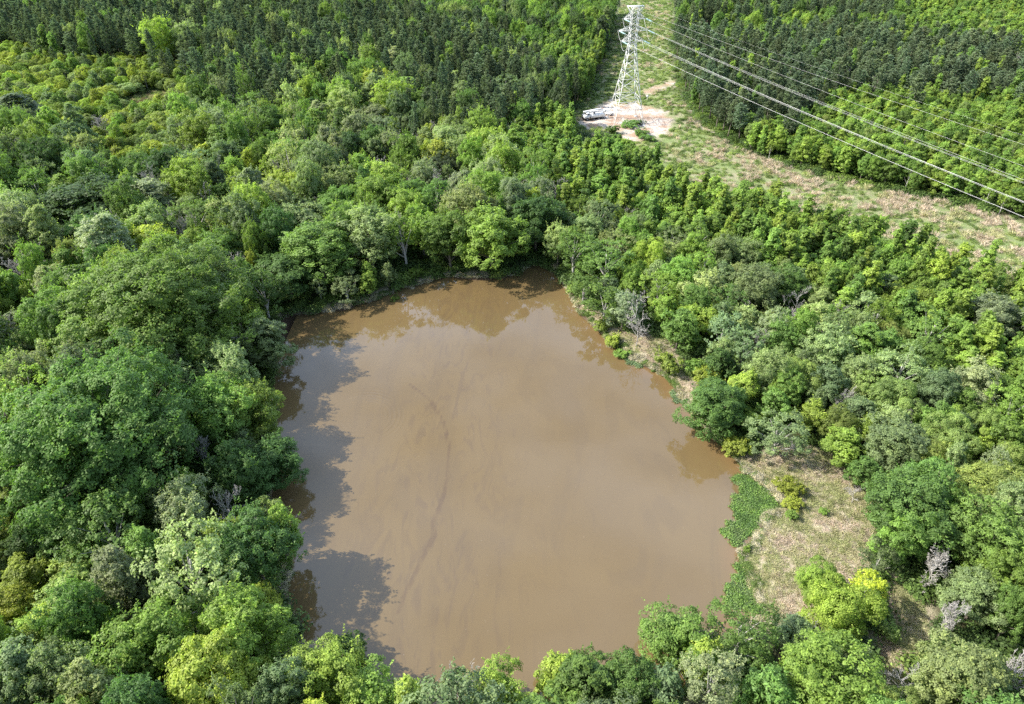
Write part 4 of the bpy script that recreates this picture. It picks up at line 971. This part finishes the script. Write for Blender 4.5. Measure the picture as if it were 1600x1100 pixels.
for a_i, (z, ln, hh_) in enumerate(ARMS):
    for s in (-1, 1):
        tip = tpt(s * ln, z)
        # insulator string (part of the tower) along the wire
        mb = MB(); d3 = np.array([wdv[0], wdv[1], -0.12])
        for side in (-0.22, 0.22):
            for q_i in range(16):
                c_ = tip + d3 * (0.5 + q_i * 0.16) + np.array([-wdv[1], wdv[0], 0]) * side; mb.disc(c_, d3, 0.10, 0.07, 8)
            mb.tube([tip, tip + d3 * 3.2 + np.array([-wdv[1], wdv[0], 0]) * side], 0.03, 4)
        o = obj('insulator_string', mb.mesh('insulator', [M_GLASSINS]), tw); o.matrix_parent_inverse = (tw.matrix_world if False else __import__('mathutils').Matrix.LocRotScale(tw.location, tw.rotation_euler, tw.scale)).inverted()
        end = tip + d3 * 3.2
        # jumper loop
        mb = MB(); t = np.linspace(0, 1, 12)[:, None]; back = tip + np.array([0, 2.6, -0.3]); ctrl = (end + back) / 2 - [0, 0, 5.0]
        mb.tube((1 - t) ** 2 * end + 2 * t * (1 - t) * ctrl + t * t * back, 0.03, 5)
        o2 = obj('jumper_loop', mb.mesh('jumper', [M_WIRE]), tw); o2.matrix_parent_inverse = o.matrix_parent_inverse
        bundled = True
        ob = obj('power_wire', strand(end, -0.083, 0.0002, 0.0125, (0.0, 0.26, 0.08)[a_i]).mesh('wire', [M_WIRE]))
        tag(ob, f"long pale {'twin ' if a_i else 'single '}wire running from the {WN[a_i]} {'right' if s > 0 else 'left'} crossarm of the tower", 'power wire', 'wires strung from the tower')
for s in (-1, 1):
    ob = obj('power_wire', strand(tpt(s * 2.5, 35.5), -0.066, 0.00018, 0.006 if s > 0 else 0.011).mesh('wire', [M_WIRE]))
    tag(ob, f"thin earth wire running from the {'right' if s > 0 else 'left'} tip of the tower's top bar", 'power wire', 'wires strung from the tower')

# ------------------------------------------------------------------ bucket truck beside the tower
tk = bpy.data.objects.new('bucket_truck', None); COL.objects.link(tk); tp = at(927, 186, 0.8)
tk.location = (tp[0], tp[1], 0.72); tk.rotation_euler = (0, 0, R_(200))
tag(tk, 'white utility truck with a long boom and a bucket parked left of the tower', 'truck')
mb = MB(); mb.box((0, 0, 0.75), (7.6, 0.9, 0.3)); mb.box((3.6, 0, 0.65), (0.3, 2.2, 0.3)); obj('chassis', mb.mesh('chassis', [M_DARK]), tk)
mb = MB(); mb.box((2.75, 0, 1.35), (1.9, 2.2, 0.95), bev=0.12); mb.box((2.35, 0, 2.15), (1.15, 2.05, 0.75), bev=0.16); cab = obj('cab', mb.mesh('cab', [M_WHITE]), tk)
mb = MB(); mb.box((2.94, 0, 2.15), (0.06, 1.75, 0.5)); mb.box((2.35, 1.04, 2.15), (0.8, 0.04, 0.45)); mb.box((2.35, -1.04, 2.15), (0.8, 0.04, 0.45)); obj('windscreen', mb.mesh('glass', [M_GLASS]), cab)
mb = MB(); mb.box((-1.2, 0.85, 1.35), (5.2, 0.6, 0.95), bev=0.06); mb.box((-1.2, -0.85, 1.35), (5.2, 0.6, 0.95), bev=0.06); mb.box((-1.2, 0, 1.05), (5.2, 1.1, 0.25)); obj('utility_body', mb.mesh('body', [M_WHITE]), tk)
mb = MB(); mb.tube([(-0.2, 0, 1.1), (-0.2, 0, 2.5)], 0.38, 12); obj('turret', mb.mesh('turret', [M_GREYP]), tk)
mb = MB(); mb.box((0, 0, 0), (6.4, 0.42, 0.46), bev=0.05); o = obj('boom', mb.mesh('boom', [M_WHITE]), tk); o.location = (0.5, 0, 3.0); o.rotation_euler = (0, R_(4), 0)
mb = MB(); mb.box((0, 0, 0), (5.2, 0.28, 0.3), bev=0.04); o = obj('boom', mb.mesh('upper_boom', [M_WHITE]), tk); o.location = (-0.9, 0.55, 2.75); o.rotation_euler = (0, R_(-3), 0)
mb = MB(); mb.box((-3.8, 0.5, 2.6), (0.75, 0.8, 1.05), bev=0.08); obj('bucket', mb.mesh('bucket', [M_WHITE]), tk)
for x_ in (2.75, -1.5, -2.7):
    for y_ in (-1, 1):
        wmb = MB(); wmb.disc((x_, y_ * 0.98, 0.5), (0, 1, 0), 0.5, 0.32, 16); wl = obj('wheel', wmb.mesh('wheel', [M_DARK]), tk)
        wmb = MB(); wmb.disc((x_, y_ * 1.15, 0.5), (0, 1, 0), 0.24, 0.05, 12); obj('rim', wmb.mesh('rim', [M_GREYP]), wl)
for x_ in (0.35, -3.4):
    for y_ in (-1, 1):
        wmb = MB(); wmb.bar((x_, y_ * 0.9, 0.9), (x_, y_ * 1.6, 0.3), 0.16); wmb.box((x_, y_ * 1.65, 0.1), (0.4, 0.4, 0.08)); obj('outrigger', wmb.mesh('outrigger', [M_GREYP]), tk)
# pickup behind the truck, close to the tower leg
pk_ = bpy.data.objects.new('pickup_truck', None); COL.objects.link(pk_); tp = at(948, 178, 0.8); pk_.location = (tp[0], tp[1] , 0.72); pk_.rotation_euler = (0, 0, R_(115))
tag(pk_, 'white pickup truck half hidden between the boom truck and the tower leg', 'pickup')
mb = MB(); mb.box((0, 0, 0.8), (4.9, 1.85, 0.62), bev=0.12); mb.box((1.0, 0, 1.2), (0.9, 1.7, 0.2), bev=0.08); obj('body', mb.mesh('body', [M_WHITE]), pk_)
mb = MB(); mb.box((0.1, 0, 1.45), (1.9, 1.6, 0.62), bev=0.16); o = obj('cab', mb.mesh('cab', [M_WHITE]), pk_)
mb = MB(); mb.box((1.0, 0, 1.48), (0.12, 1.35, 0.36)); mb.box((0.1, 0.8, 1.48), (1.4, 0.04, 0.34)); mb.box((0.1, -0.8, 1.48), (1.4, 0.04, 0.34)); obj('windscreen', mb.mesh('glass', [M_GLASS]), o)
for x_ in (1.55, -1.5):
    for y_ in (-1, 1):
        wmb = MB(); wmb.disc((x_, y_ * 0.85, 0.38), (0, 1, 0), 0.38, 0.24, 14); obj('wheel', wmb.mesh('wheel', [M_DARK]), pk_)
# round white marker on a post
mk = bpy.data.objects.new('marker_sign', None); COL.objects.link(mk); tp = at(1011, 158, 0.6); mk.location = (tp[0], tp[1], 0.7)
tag(mk, 'small round white marker sign on a short post in the grass behind the tower', 'sign')
mb = MB(); mb.tube([(0, 0, -0.3), (0, 0, 1.5)], 0.05, 6); obj('post', mb.mesh('post', [M_STEEL]), mk)
mb = MB(); mb.disc((0, -0.06, 1.6), (0, 1, -0.2), 0.42, 0.05, 16); obj('sign_face', mb.mesh('plate', [M_WHITE]), mk)
